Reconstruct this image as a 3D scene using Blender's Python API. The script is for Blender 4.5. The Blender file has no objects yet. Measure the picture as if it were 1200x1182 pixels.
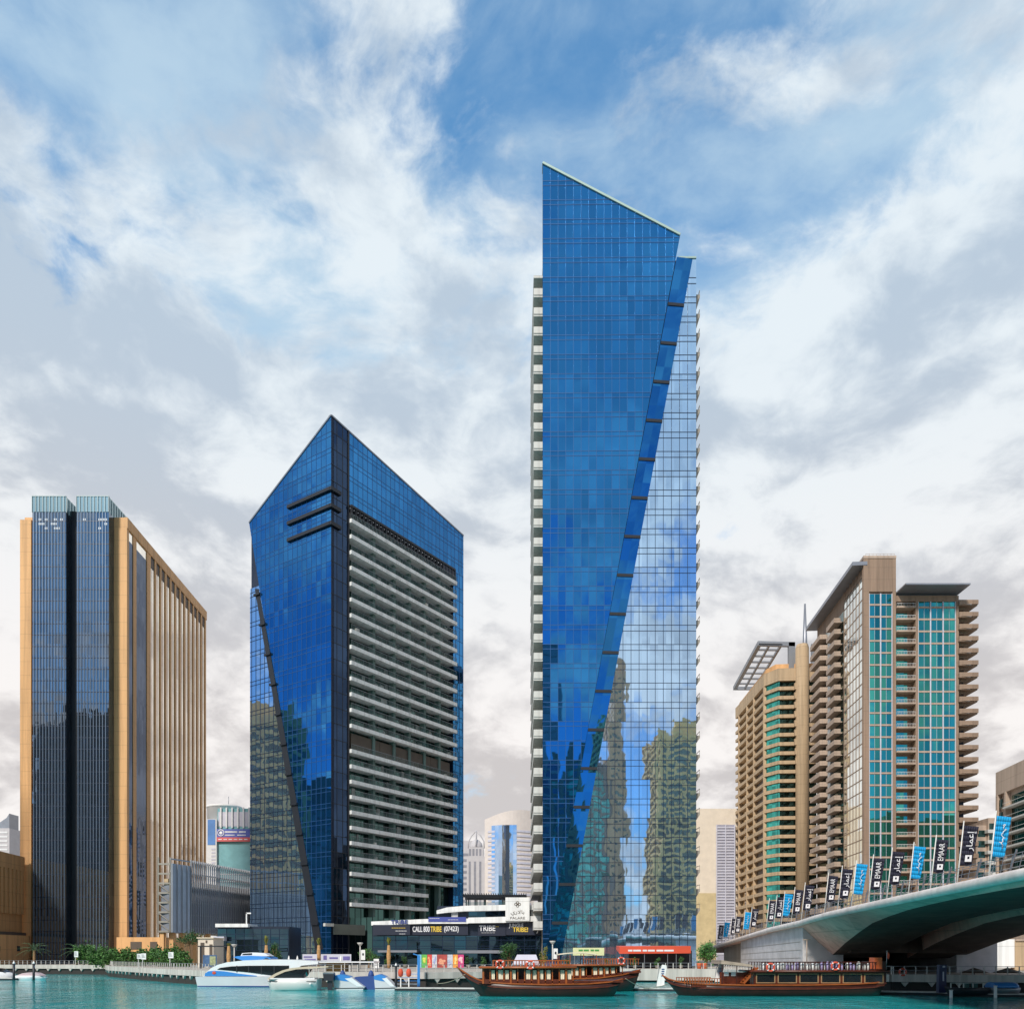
import bpy, bmesh, math, random
from mathutils import Vector, Matrix, noise
random.seed(7)
R = math.radians
SC = bpy.context.scene
COL = SC.collection

# ---------------------------------------------------------------- camera
FPX, CX, HY, CH = 981.0, 600.0, 1118.0, 4.0      # focal length and horizon of a level shift lens, eye height over the water
cam_d = bpy.data.cameras.new('camera'); cam = bpy.data.objects.new('camera', cam_d); COL.objects.link(cam)
cam_d.sensor_width = 36.0; cam_d.lens = 36.0 * FPX / 1200.0
cam_d.shift_y = (HY - 591.0) / 1200.0
cam_d.clip_start = 0.5; cam_d.clip_end = 9000
cam.location = (0, 0, CH); cam.rotation_euler = (R(90), 0, 0)
SC.camera = cam

# ---------------------------------------------------------------- light
SUN_EL, SUN_AZ = 40.0, 207.0         # azimuth clockwise from +Y: behind the camera, to the left
sun_d = bpy.data.lights.new('sun', 'SUN'); sun = bpy.data.objects.new('sun', sun_d); COL.objects.link(sun)
sun_d.energy = 3.4; sun_d.angle = R(9); sun_d.color = (1.0, 0.93, 0.83)
sdir = Vector((math.sin(R(SUN_AZ)) * math.cos(R(SUN_EL)), math.cos(R(SUN_AZ)) * math.cos(R(SUN_EL)), math.sin(R(SUN_EL))))
sun.rotation_euler = sdir.to_track_quat('Z', 'Y').to_euler()
vs = SC.view_settings
vs.view_transform = 'Standard'; vs.look = 'None'; vs.exposure = 0.25; vs.gamma = 1.0; vs.use_curve_mapping = False

def N(nt, typ, **kw):
    n = nt.nodes.new(typ)
    for k, v in kw.items():
        if k.startswith('i_'):
            key = k[2:]
            n.inputs[int(key) if key.isdigit() else key].default_value = v
        else: setattr(n, k, v)
    return n
def M2(nt, op, a, b=None, c=None, clamp=False):
    n = nt.nodes.new('ShaderNodeMath'); n.operation = op; n.use_clamp = clamp
    for i, x in enumerate((a, b, c)):
        if x is None: continue
        if isinstance(x, (int, float)): n.inputs[i].default_value = x
        else: nt.links.new(x, n.inputs[i])
    return n.outputs[0]
def VM(nt, op, a, b=None, s=None):
    n = nt.nodes.new('ShaderNodeVectorMath'); n.operation = op
    for i, x in enumerate((a, b)):
        if x is None: continue
        if isinstance(x, (tuple, list)): n.inputs[i].default_value = x
        else: nt.links.new(x, n.inputs[i])
    if s is not None:
        if isinstance(s, (int, float)): n.inputs['Scale'].default_value = s
        else: nt.links.new(s, n.inputs['Scale'])
    return n.outputs[0]
def MIX(nt, f, a, b, blend='MIX'):
    n = nt.nodes.new('ShaderNodeMix'); n.data_type = 'RGBA'; n.blend_type = blend
    for i, x in ((0, f), (6, a), (7, b)):
        if isinstance(x, (int, float)): n.inputs[i].default_value = x
        elif isinstance(x, (tuple, list)): n.inputs[i].default_value = tuple(x) + ((1,) if len(x) == 3 else ())
        else: nt.links.new(x, n.inputs[i])
    return n.outputs[2]
def RAMP(nt, f, lo, hi, a=0.0, b=1.0):
    n = nt.nodes.new('ShaderNodeMapRange'); n.interpolation_type = 'SMOOTHSTEP'
    nt.links.new(f, n.inputs[0])
    for i, x in ((1, lo), (2, hi), (3, a), (4, b)): n.inputs[i].default_value = x
    return n.outputs[0]

CL_OFF = (11.4, 2.3, 0)
def build_world():
    w = bpy.data.worlds.new('World'); SC.world = w; w.use_nodes = True
    nt = w.node_tree; nt.nodes.clear(); L = nt.links.new
    out = N(nt, 'ShaderNodeOutputWorld'); bg = N(nt, 'ShaderNodeBackground'); bg.inputs[1].default_value = 0.1
    L(bg.outputs[0], out.inputs[0])
    sky = N(nt, 'ShaderNodeTexSky', sky_type='NISHITA', sun_disc=False)
    sky.sun_elevation = R(SUN_EL); sky.sun_rotation = R(SUN_AZ)
    sky.air_density = 1.0; sky.dust_density = 0.6; sky.ozone_density = 2.0
    tc = N(nt, 'ShaderNodeTexCoord'); d = VM(nt, 'NORMALIZE', tc.outputs['Generated'])
    sep = N(nt, 'ShaderNodeSeparateXYZ'); L(d, sep.inputs[0])
    x, y, z = sep.outputs
    zc = M2(nt, 'MAXIMUM', z, 0.0)
    den = M2(nt, 'ADD', zc, 0.55)
    com = N(nt, 'ShaderNodeCombineXYZ')
    L(M2(nt, 'DIVIDE', x, den), com.inputs[0]); L(M2(nt, 'DIVIDE', y, den), com.inputs[1])
    L(M2(nt, 'MULTIPLY', zc, 0.9), com.inputs[2])
    p = com.outputs[0]
    def fbm(scale, detail, rough, off, warp=None, dist=0.0):
        v = VM(nt, 'ADD', p if warp is None else warp, off)
        n = N(nt, 'ShaderNodeTexNoise', noise_dimensions='3D'); n.inputs['Scale'].default_value = scale
        n.inputs['Detail'].default_value = detail; n.inputs['Roughness'].default_value = rough; n.inputs['Distortion'].default_value = dist
        L(v, n.inputs['Vector']); return n
    wn = fbm(2.6, 4, .55, (3.1, 8.2, 0))
    wv = VM(nt, 'ADD', p, VM(nt, 'SCALE', VM(nt, 'SUBTRACT', wn.outputs['Color'], (.5, .5, .5)), s=0.17))
    big = fbm(4.3, 12, .60, CL_OFF, wv).outputs['Fac']                 # where cloud stands
    body = fbm(8.5, 12, .58, (1.7, 5.9, 4), wv).outputs['Fac']    # dark and bright bellies
    body2 = fbm(3.6, 6, .55, (4.4, 2.9, 1), wv).outputs['Fac']
    soft = fbm(3.0, 11, .58, (7.7, 1.1, 9), wv).outputs['Fac']
    front = RAMP(nt, y, -0.15, 0.45)
    hi = RAMP(nt, z, 0.50, 0.68)
    cov = M2(nt, 'ADD', M2(nt, 'MULTIPLY', M2(nt, 'SUBTRACT', 1.0, hi), M2(nt, 'MULTIPLY', front, 0.21)), 0.075)
    cov = M2(nt, 'ADD', cov, M2(nt, 'MULTIPLY', x, M2(nt, 'MULTIPLY', front, 0.07)))
    cov = M2(nt, 'SUBTRACT', cov, M2(nt, 'MULTIPLY', M2(nt, 'MULTIPLY', hi, front), 0.075))
    f = M2(nt, 'ADD', big, cov)
    mask = RAMP(nt, f, 0.51, 0.64)
    veil = RAMP(nt, soft, 0.40, 0.62, 0.08, 0.78)
    veil = M2(nt, 'MULTIPLY', veil, M2(nt, 'ADD', M2(nt, 'MULTIPLY', front, 0.7), 0.3))
    shade = RAMP(nt, M2(nt, 'ADD', M2(nt, 'MULTIPLY', body, 0.6), M2(nt, 'MULTIPLY', body2, 0.4)), 0.425, 0.57)
    white = MIX(nt, RAMP(nt, z, 0.22, 0.62), (8.1, 7.8, 7.65), (6.7, 7.4, 7.9))
    grey = MIX(nt, RAMP(nt, z, 0.22, 0.62), (5.3, 5.05, 5.05), (4.2, 5.1, 6.1))
    cloud = MIX(nt, shade, grey, white)
    tint = MIX(nt, front, (0.40, 0.74, 1.02), (0.80, 1.75, 2.05))
    blue = VM(nt, 'MULTIPLY', sky.outputs[0], tint)
    thin = MIX(nt, veil, blue, (4.9, 6.3, 7.3))
    c = MIX(nt, mask, thin, cloud)
    c = MIX(nt, RAMP(nt, z, -0.03, 0.0), (1.4, 1.6, 1.6), c)
    L(c, bg.inputs[0])
build_world()

# ---------------------------------------------------------------- materials
MATS = {}
def mat(name, col, rough=0.7, metal=0.0, var=0.12, vscale=0.35, bump=0.0, bscale=8.0, spec=0.5, streak=False, emit=None, alpha=1.0):
    if name in MATS: return MATS[name]
    m = bpy.data.materials.new(name); m.use_nodes = True; nt = m.node_tree; L = nt.links.new
    b = nt.nodes['Principled BSDF']
    b.inputs['Roughness'].default_value = rough; b.inputs['Metallic'].default_value = metal
    b.inputs['Specular IOR Level'].default_value = spec
    tc = N(nt, 'ShaderNodeTexCoord')
    v = tc.outputs['Object']
    if streak:
        mp = N(nt, 'ShaderNodeMapping'); mp.inputs['Scale'].default_value = (1, 1, 0.12); L(v, mp.inputs[0]); vv = mp.outputs[0]
    else: vv = v
    if var > 0:
        n = N(nt, 'ShaderNodeTexNoise', i_Scale=vscale, i_Detail=6.0, i_Roughness=0.6); L(vv, n.inputs['Vector'])
        k = RAMP(nt, n.outputs['Fac'], 0.28, 0.72, 1.0 - var, 1.0 + var)
        if streak:      # dust streaks running down, and thin panel joints every storey
            mp2 = N(nt, 'ShaderNodeMapping'); mp2.inputs['Scale'].default_value = (1.1, 1.1, 0.035); L(v, mp2.inputs[0])
            n2 = N(nt, 'ShaderNodeTexNoise', i_Scale=1.0, i_Detail=5.0, i_Roughness=0.65); L(mp2.outputs[0], n2.inputs['Vector'])
            k = M2(nt, 'MULTIPLY', k, RAMP(nt, n2.outputs['Fac'], 0.34, 0.56, 0.80, 1.03))
            sp = N(nt, 'ShaderNodeSeparateXYZ'); L(v, sp.inputs[0])
            fr_ = M2(nt, 'FRACT', M2(nt, 'DIVIDE', sp.outputs[2], 3.3))
            k = M2(nt, 'MULTIPLY', k, M2(nt, 'SUBTRACT', 1.0, M2(nt, 'MULTIPLY', M2(nt, 'LESS_THAN', fr_, 0.035), 0.22)))
        L(VM(nt, 'SCALE', tuple(col), s=k), b.inputs['Base Color'])
    else: b.inputs['Base Color'].default_value = (*col, 1)
    if bump > 0:
        n = N(nt, 'ShaderNodeTexNoise', i_Scale=bscale, i_Detail=5.0); L(v, n.inputs['Vector'])
        bp = N(nt, 'ShaderNodeBump', i_Strength=bump, i_Distance=0.05); L(n.outputs['Fac'], bp.inputs['Height']); L(bp.outputs[0], b.inputs['Normal'])
    MATS[name] = m; return m

def glass(name, tint, k1=0.010, k2=0.012, rough=0.02, metal=0.92, var=0.22, wscale=0.22, body=None):
    """mirror curtain-wall glazing: every pane (one UV unit) tilts a little on its own, and bows a little"""
    if name in MATS: return MATS[name]
    m = bpy.data.materials.new(name); m.use_nodes = True; nt = m.node_tree; L = nt.links.new
    b = nt.nodes['Principled BSDF']; b.inputs['Roughness'].default_value = rough; b.inputs['Metallic'].default_value = metal
    uv = N(nt, 'ShaderNodeUVMap'); tc = N(nt, 'ShaderNodeTexCoord'); ge = N(nt, 'ShaderNodeNewGeometry')
    cell = VM(nt, 'FLOOR', uv.outputs[0])
    wn = N(nt, 'ShaderNodeTexWhiteNoise', noise_dimensions='3D'); L(cell, wn.inputs['Vector'])
    t1 = VM(nt, 'SCALE', VM(nt, 'SUBTRACT', wn.outputs['Color'], (.5, .5, .5)), s=k1)
    ns = N(nt, 'ShaderNodeTexNoise', i_Scale=wscale, i_Detail=1.5); L(tc.outputs['Object'], ns.inputs['Vector'])
    t2 = VM(nt, 'SCALE', VM(nt, 'SUBTRACT', ns.outputs['Color'], (.5, .5, .5)), s=k2)
    L(VM(nt, 'NORMALIZE', VM(nt, 'ADD', ge.outputs['Normal'], VM(nt, 'ADD', t1, t2))), b.inputs['Normal'])
    wn2 = N(nt, 'ShaderNodeTexWhiteNoise', noise_dimensions='3D'); L(VM(nt, 'ADD', cell, (17.3, 4.1, 2.2)), wn2.inputs['Vector'])
    k = M2(nt, 'ADD', M2(nt, 'MULTIPLY', wn2.outputs['Value'], var), 1.0 - var * 0.6)
    L(VM(nt, 'SCALE', tuple(tint), s=k), b.inputs['Base Color'])
    MATS[name] = m; return m

# ---------------------------------------------------------------- mesh helpers
def W(px, py, D): return Vector(((px - CX) * D / FPX, D, CH + (HY - py) * D / FPX))
def PX(px, D): return (px - CX) * D / FPX
def PZ(py, D): return CH + (HY - py) * D / FPX

class MB:
    def __init__(s): s.v = []; s.f = []; s.uv = {}; s.sm = set()
    def face(s, pts, uv=None, smooth=False):
        i = len(s.v); s.v += [Vector(p) for p in pts]; s.f.append(tuple(range(i, i + len(pts))))
        if uv: s.uv[len(s.f) - 1] = uv
        if smooth: s.sm.add(len(s.f) - 1)
    def hexa(s, p):      # p: bottom 4 then top 4
        i = len(s.v); s.v += [Vector(q) for q in p]
        for f in ((0, 3, 2, 1), (4, 5, 6, 7), (0, 1, 5, 4), (1, 2, 6, 5), (2, 3, 7, 6), (3, 0, 4, 7)): s.f.append(tuple(i + k for k in f))
    def box(s, x0, x1, y0, y1, z0, z1):
        s.hexa([(x0, y0, z0), (x1, y0, z0), (x1, y1, z0), (x0, y1, z0), (x0, y0, z1), (x1, y0, z1), (x1, y1, z1), (x0, y1, z1)])
    def cbox(s, c, sx, sy, sz, rz=0.0):
        ca, sa = math.cos(rz), math.sin(rz); P = []
        for dz in (0, sz):
            for a, b in ((-1, -1), (1, -1), (1, 1), (-1, 1)):
                u, v = a * sx / 2, b * sy / 2; P.append((c[0] + u * ca - v * sa, c[1] + u * sa + v * ca, c[2] + dz))
        s.hexa(P)
    def fbox(s, fr, s0, s1, t0, t1, z0, z1):
        q = fr.pt; s.hexa([q(s0, t1, z0), q(s1, t1, z0), q(s1, t0, z0), q(s0, t0, z0), q(s0, t1, z1), q(s1, t1, z1), q(s1, t0, z1), q(s0, t0, z1)])
    def bar(s, p, q, w, h, up=(0, 0, 1)):
        p, q = Vector(p), Vector(q); d = (q - p).normalized(); up = Vector(up)
        a = d.cross(up)
        if a.length < 1e-4: a = d.cross(Vector((1, 0, 0)))
        a.normalize(); b = a.cross(d).normalized(); a *= w / 2; b *= h / 2
        s.hexa([p - a - b, p + a - b, q + a - b, q - a - b, p - a + b, p + a + b, q + a + b, q - a + b])
    def ring(s, rings, cap=True, smooth=True, closed=True):
        i0 = len(s.v); n = len(rings[0])
        for r in rings: s.v += [Vector(p) for p in r]
        for k in range(len(rings) - 1):
            for j in range(n if closed else n - 1):
                j2 = (j + 1) % n
                s.f.append((i0 + k * n + j, i0 + k * n + j2, i0 + (k + 1) * n + j2, i0 + (k + 1) * n + j))
                if smooth: s.sm.add(len(s.f) - 1)
        if cap and closed:
            s.f.append(tuple(i0 + j for j in reversed(range(n)))); s.f.append(tuple(i0 + (len(rings) - 1) * n + j for j in range(n)))
    def tube(s, pts, r, n=8, cap=True):
        pts = [Vector(p) for p in pts]; rs = r if isinstance(r, (list, tuple)) else [r] * len(pts); out = []
        for i, p in enumerate(pts):
            d = (pts[min(i + 1, len(pts) - 1)] - pts[max(i - 1, 0)]).normalized()
            a = d.cross(Vector((0, 0, 1)))
            if a.length < 1e-3: a = d.cross(Vector((0, 1, 0)))
            a.normalize(); b = a.cross(d)
            out.append([p + (a * math.cos(t) + b * math.sin(t)) * rs[i] for t in [2 * math.pi * k / n for k in range(n)]])
        s.ring(out, cap)
    def prism(s, poly, z0, z1):
        n = len(poly); i = len(s.v)
        s.v += [Vector((p[0], p[1], z0)) for p in poly] + [Vector((p[0], p[1], z1)) for p in poly]
        s.f.append(tuple(i + k for k in reversed(range(n)))); s.f.append(tuple(i + n + k for k in range(n)))
        for k in range(n): s.f.append((i + k, i + (k + 1) % n, i + n + (k + 1) % n, i + n + k))
    def extr(s, poly, vec):
        n = len(poly); i = len(s.v); vec = Vector(vec)
        s.v += [Vector(p) for p in poly] + [Vector(p) + vec for p in poly]
        s.f.append(tuple(i + k for k in reversed(range(n)))); s.f.append(tuple(i + n + k for k in range(n)))
        for k in range(n): s.f.append((i + k, i + (k + 1) % n, i + n + (k + 1) % n, i + n + k))
    def lathe(s, c, prof, n=14):
        c = Vector(c)
        s.ring([[c + Vector((r * math.cos(2 * math.pi * k / n), r * math.sin(2 * math.pi * k / n), z)) for k in range(n)] for r, z in prof])
    def torus(s, c, Rr, r, axis='y', n=20, m=8):
        c = Vector(c); rings = []
        for k in range(n + 1):
            a = 2 * math.pi * k / n; rg = []
            for j in range(m):
                t = 2 * math.pi * j / m; q = Rr + r * math.cos(t); w = r * math.sin(t)
                rg.append(c + (Vector((q * math.cos(a), w, q * math.sin(a))) if axis == 'y' else Vector((w, q * math.cos(a), q * math.sin(a)))))
            rings.append(rg)
        s.ring(rings, cap=False)
    def ball(s, c, rx, ry, rz, n=12, m=8):
        c = Vector(c); rings = []
        for i in range(1, m):
            t = math.pi * i / m - math.pi / 2
            rings.append([c + Vector((rx * math.cos(t) * math.cos(a), ry * math.cos(t) * math.sin(a), rz * math.sin(t))) for a in [2 * math.pi * k / n for k in range(n)]])
        s.ring(rings)

def offset(par):
    o = Vector((0, 0, 0))
    while par is not None: o += par.location; par = par.parent
    return o
def tag(o, label=None, cat=None, group=None, kind=None):
    if label: o['label'] = label
    if cat: o['category'] = cat
    if group: o['group'] = group
    if kind: o['kind'] = kind
    return o
def build(mb, name, m, par=None, loc=None, recalc=True):
    off = offset(par) + (Vector(loc) if loc is not None else Vector((0, 0, 0)))
    me = bpy.data.meshes.new(name); me.from_pydata([v - off for v in mb.v], [], mb.f)
    if mb.uv:
        ul = me.uv_layers.new(name='UVMap')
        for fi, uvs in mb.uv.items():
            for li, u in zip(me.polygons[fi].loop_indices, uvs): ul.data[li].uv = u
    if mb.sm:
        for i in mb.sm: me.polygons[i].use_smooth = True
    if recalc:
        bm = bmesh.new(); bm.from_mesh(me); bmesh.ops.recalc_face_normals(bm, faces=bm.faces); bm.to_mesh(me); bm.free()
    me.materials.append(m); me.update()
    o = bpy.data.objects.new(name, me); COL.objects.link(o)
    if par is not None: o.parent = par
    if loc is not None: o.location = loc
    return o
def thing(name, label, cat, loc, group=None):
    o = bpy.data.objects.new(name, None); COL.objects.link(o); o.location = loc; o.empty_display_size = 0.5
    return tag(o, label, cat, group)
def kids(o): return [c for c in bpy.data.objects if c.parent == o]
def dup(root, loc, label=None, rz=None, group=None):
    def cp(o, par):
        c = o.copy(); COL.objects.link(c)
        if par is not None: c.parent = par
        for k in kids(o): cp(k, c)
        return c
    r = cp(root, None); r.location = loc
    if rz is not None: r.rotation_euler[2] = rz
    if label: r['label'] = label
    if group: r['group'] = group
    return r
def dup_part(o, dz=0.0, d=None):
    c = o.copy(); COL.objects.link(c); c.parent = o.parent
    c.location = o.location + (Vector(d) if d is not None else Vector((0, 0, dz)))
    for k in kids(o):
        q = k.copy(); COL.objects.link(q); q.parent = c
    return c

class FR:            # a vertical facade: origin, direction along it, outward normal
    def __init__(s, O, u, n=None):
        s.O = Vector((O[0], O[1])); s.u = Vector(u).normalized()
        s.n = Vector(n).normalized() if n is not None else Vector((s.u.y, -s.u.x))
    def pt(s, a, t, z): return Vector((s.O.x + s.u.x * a + s.n.x * t, s.O.y + s.u.y * a + s.n.y * t, z))
    def s_at(s, px, t=0.0):
        k = (px - CX) / FPX; ox, oy = s.O.x + s.n.x * t, s.O.y + s.n.y * t
        return (k * oy - ox) / (s.u.x - k * s.u.y)
    def sz(s, px, py, t=0.0):
        a = s.s_at(px, t); return a, CH + (HY - py) * (s.O.y + s.n.y * t + s.u.y * a) / FPX
    def D(s, a, t=0.0): return s.O.y + s.u.y * a + s.n.y * t
def clip_line(poly, axis, val):
    r = []; n = len(poly)
    for i in range(n):
        a, b = poly[i], poly[(i + 1) % n]; da, db = a[axis] - val, b[axis] - val
        if (da <= 0 < db) or (db <= 0 < da):
            t = da / (da - db); r.append(a[1 - axis] + t * (b[1 - axis] - a[1 - axis]))
    r.sort(); return (r[0], r[-1]) if len(r) >= 2 else None
def pane_poly(mb, fr, poly, t, pw, ph, s0=0.0, z0=0.0):
    mb.face([fr.pt(a, t, z) for a, z in poly], uv=[((a - s0) / pw, (z - z0) / ph) for a, z in poly])
def grid(mb, fr, poly, t, slist, zlist, w, d, wz=None):
    for a in slist:
        c = clip_line(poly, 0, a)
        if c and c[1] - c[0] > .2: mb.fbox(fr, a - w / 2, a + w / 2, t + 0.002, t + d, c[0], c[1])
    for z in zlist:
        c = clip_line(poly, 1, z); h = wz or w
        if c and c[1] - c[0] > .2: mb.fbox(fr, c[0], c[1], t + 0.002, t + d * 0.9, z - h / 2, z + h / 2)
def frange(a, b, st):
    r = []
    while a < b: r.append(a); a += st
    return r
def text(name, body, size, m, par, origin, xdir, ydir, depth=0.02, width=None, bold=0.0, align='CENTER'):
    """lettering as a real thin mesh lying in the plane of xdir, ydir"""
    c = bpy.data.curves.new(name, 'FONT'); c.body = body; c.size = size; c.extrude = depth; c.align_x = align; c.align_y = 'CENTER'; c.offset = bold
    o = bpy.data.objects.new('tmp', c); COL.objects.link(o)
    me = bpy.data.meshes.new_from_object(o.evaluated_get(bpy.context.evaluated_depsgraph_get()))
    bpy.data.objects.remove(o); bpy.data.curves.remove(c)
    xd, yd = Vector(xdir).normalized(), Vector(ydir).normalized(); zd = xd.cross(yd)
    sx = 1.0
    if width:
        xs = [v.co.x for v in me.vertices]; sx = width / max(1e-6, max(xs) - min(xs))
    off = offset(par); org = Vector(origin)
    for v in me.vertices: v.co = org + xd * (v.co.x * sx) + yd * v.co.y + zd * v.co.z - off
    me.name = name; me.materials.clear(); me.materials.append(m)
    ob = bpy.data.objects.new(name, me); COL.objects.link(ob); ob.parent = par
    return ob
# ================================================================ palette
G_BLADE = glass('blue_mirror_glass', (0.030, 0.205, 0.49), k1=.020, k2=.014)
G_FACET = glass('pale_mirror_glass', (0.45, 0.65, 0.88), k1=.010, k2=.014, var=.14, wscale=.45)
G_NAVY = glass('navy_glass', (0.03, 0.06, 0.12), k1=.02, k2=.02)
G_DARK = glass('dark_shop_glass', (0.05, 0.09, 0.12), k1=.03, k2=.03, var=.5)
G_GREEN = glass('dark_green_glass', (0.05, 0.11, 0.10), k1=.02, k2=.02, var=.5)
G_OFFICE = glass('slate_office_glass', (0.19, 0.235, 0.29), k1=.012, k2=.02, var=.3)
G_BRONZE = glass('champagne_glass', (1.0, 0.93, 0.83), k1=.008, k2=.01, var=.15)
G_TEAL = glass('teal_window_glass', (0.06, 0.38, 0.33), k1=.05, k2=.02, var=.75)
G_TEAL2 = glass('pale_window_glass', (0.80, 0.84, 0.80), k1=.012, k2=.012, var=.12)
G_SKYB = glass('far_blue_glass', (0.50, 0.66, 0.88), k1=.006, k2=.008, var=.08)
G_CROWN = glass('green_crown_glass', (0.26, 0.37, 0.39), k1=.01, k2=.01, metal=.7, rough=.15)
M_MULL = mat('mullion_navy', (0.010, 0.022, 0.055), .35, .3, var=.05)
M_MULLB = mat('mullion_blue', (0.03, 0.10, 0.26), .35, .3, var=.05)
M_BLACK = mat('black_metal', (0.012, 0.014, 0.020), .5, var=.1)
M_WHITE = mat('white_paint', (0.76, 0.76, 0.75), .55, var=.05, streak=True)
M_OFFW = mat('weathered_white', (0.55, 0.54, 0.51), .7, var=.12, streak=True)
M_TAUPE = mat('taupe_render', (0.30, 0.27, 0.23), .8, var=.12, streak=True)
M_TAN = mat('tan_cladding', (0.66, 0.365, 0.155), .65, var=.08, streak=True)
M_TAN2 = mat('ochre_cladding', (0.52, 0.27, 0.11), .7, var=.12, streak=True)
M_BEIGE = mat('beige_render', (0.47, 0.34, 0.21), .8, var=.1, streak=True)
M_BROWN = mat('brown_render', (0.27, 0.185, 0.13), .8, var=.1, streak=True)
M_PINKB = mat('pinkish_stone', (0.42, 0.32, 0.25), .8, var=.1, streak=True)
M_GREYM = mat('grey_metal', (0.26, 0.27, 0.30), .4, .5, var=.08)
M_LILAC = mat('lilac_panel', (0.50, 0.50, 0.58), .6, var=.06)
M_SLATE = mat('slate_cladding', (0.020, 0.028, 0.05), .35, .3, var=.15)
M_BRONZE = mat('brown_louvre', (0.10, 0.075, 0.055), .6, var=.2)
M_CONC = mat('bridge_concrete', (0.60, 0.39, 0.33), .8, var=.12, vscale=.25, bump=.15, streak=True)
M_COPING = mat('pale_green_coping', (0.32, 0.42, 0.38), .5, .2, var=.05)
def clear_glass(name, col, a):
    m = bpy.data.materials.new(name); m.use_nodes = True; nt = m.node_tree; b = nt.nodes['Principled BSDF']
    b.inputs['Base Color'].default_value = (*col, 1); b.inputs['Roughness'].default_value = .05; b.inputs['Alpha'].default_value = a
    return m
M_RAILG = clear_glass('balustrade_glass', (0.04, 0.10, 0.10), .22)

GZ = 1.8        # promenade level
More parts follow.
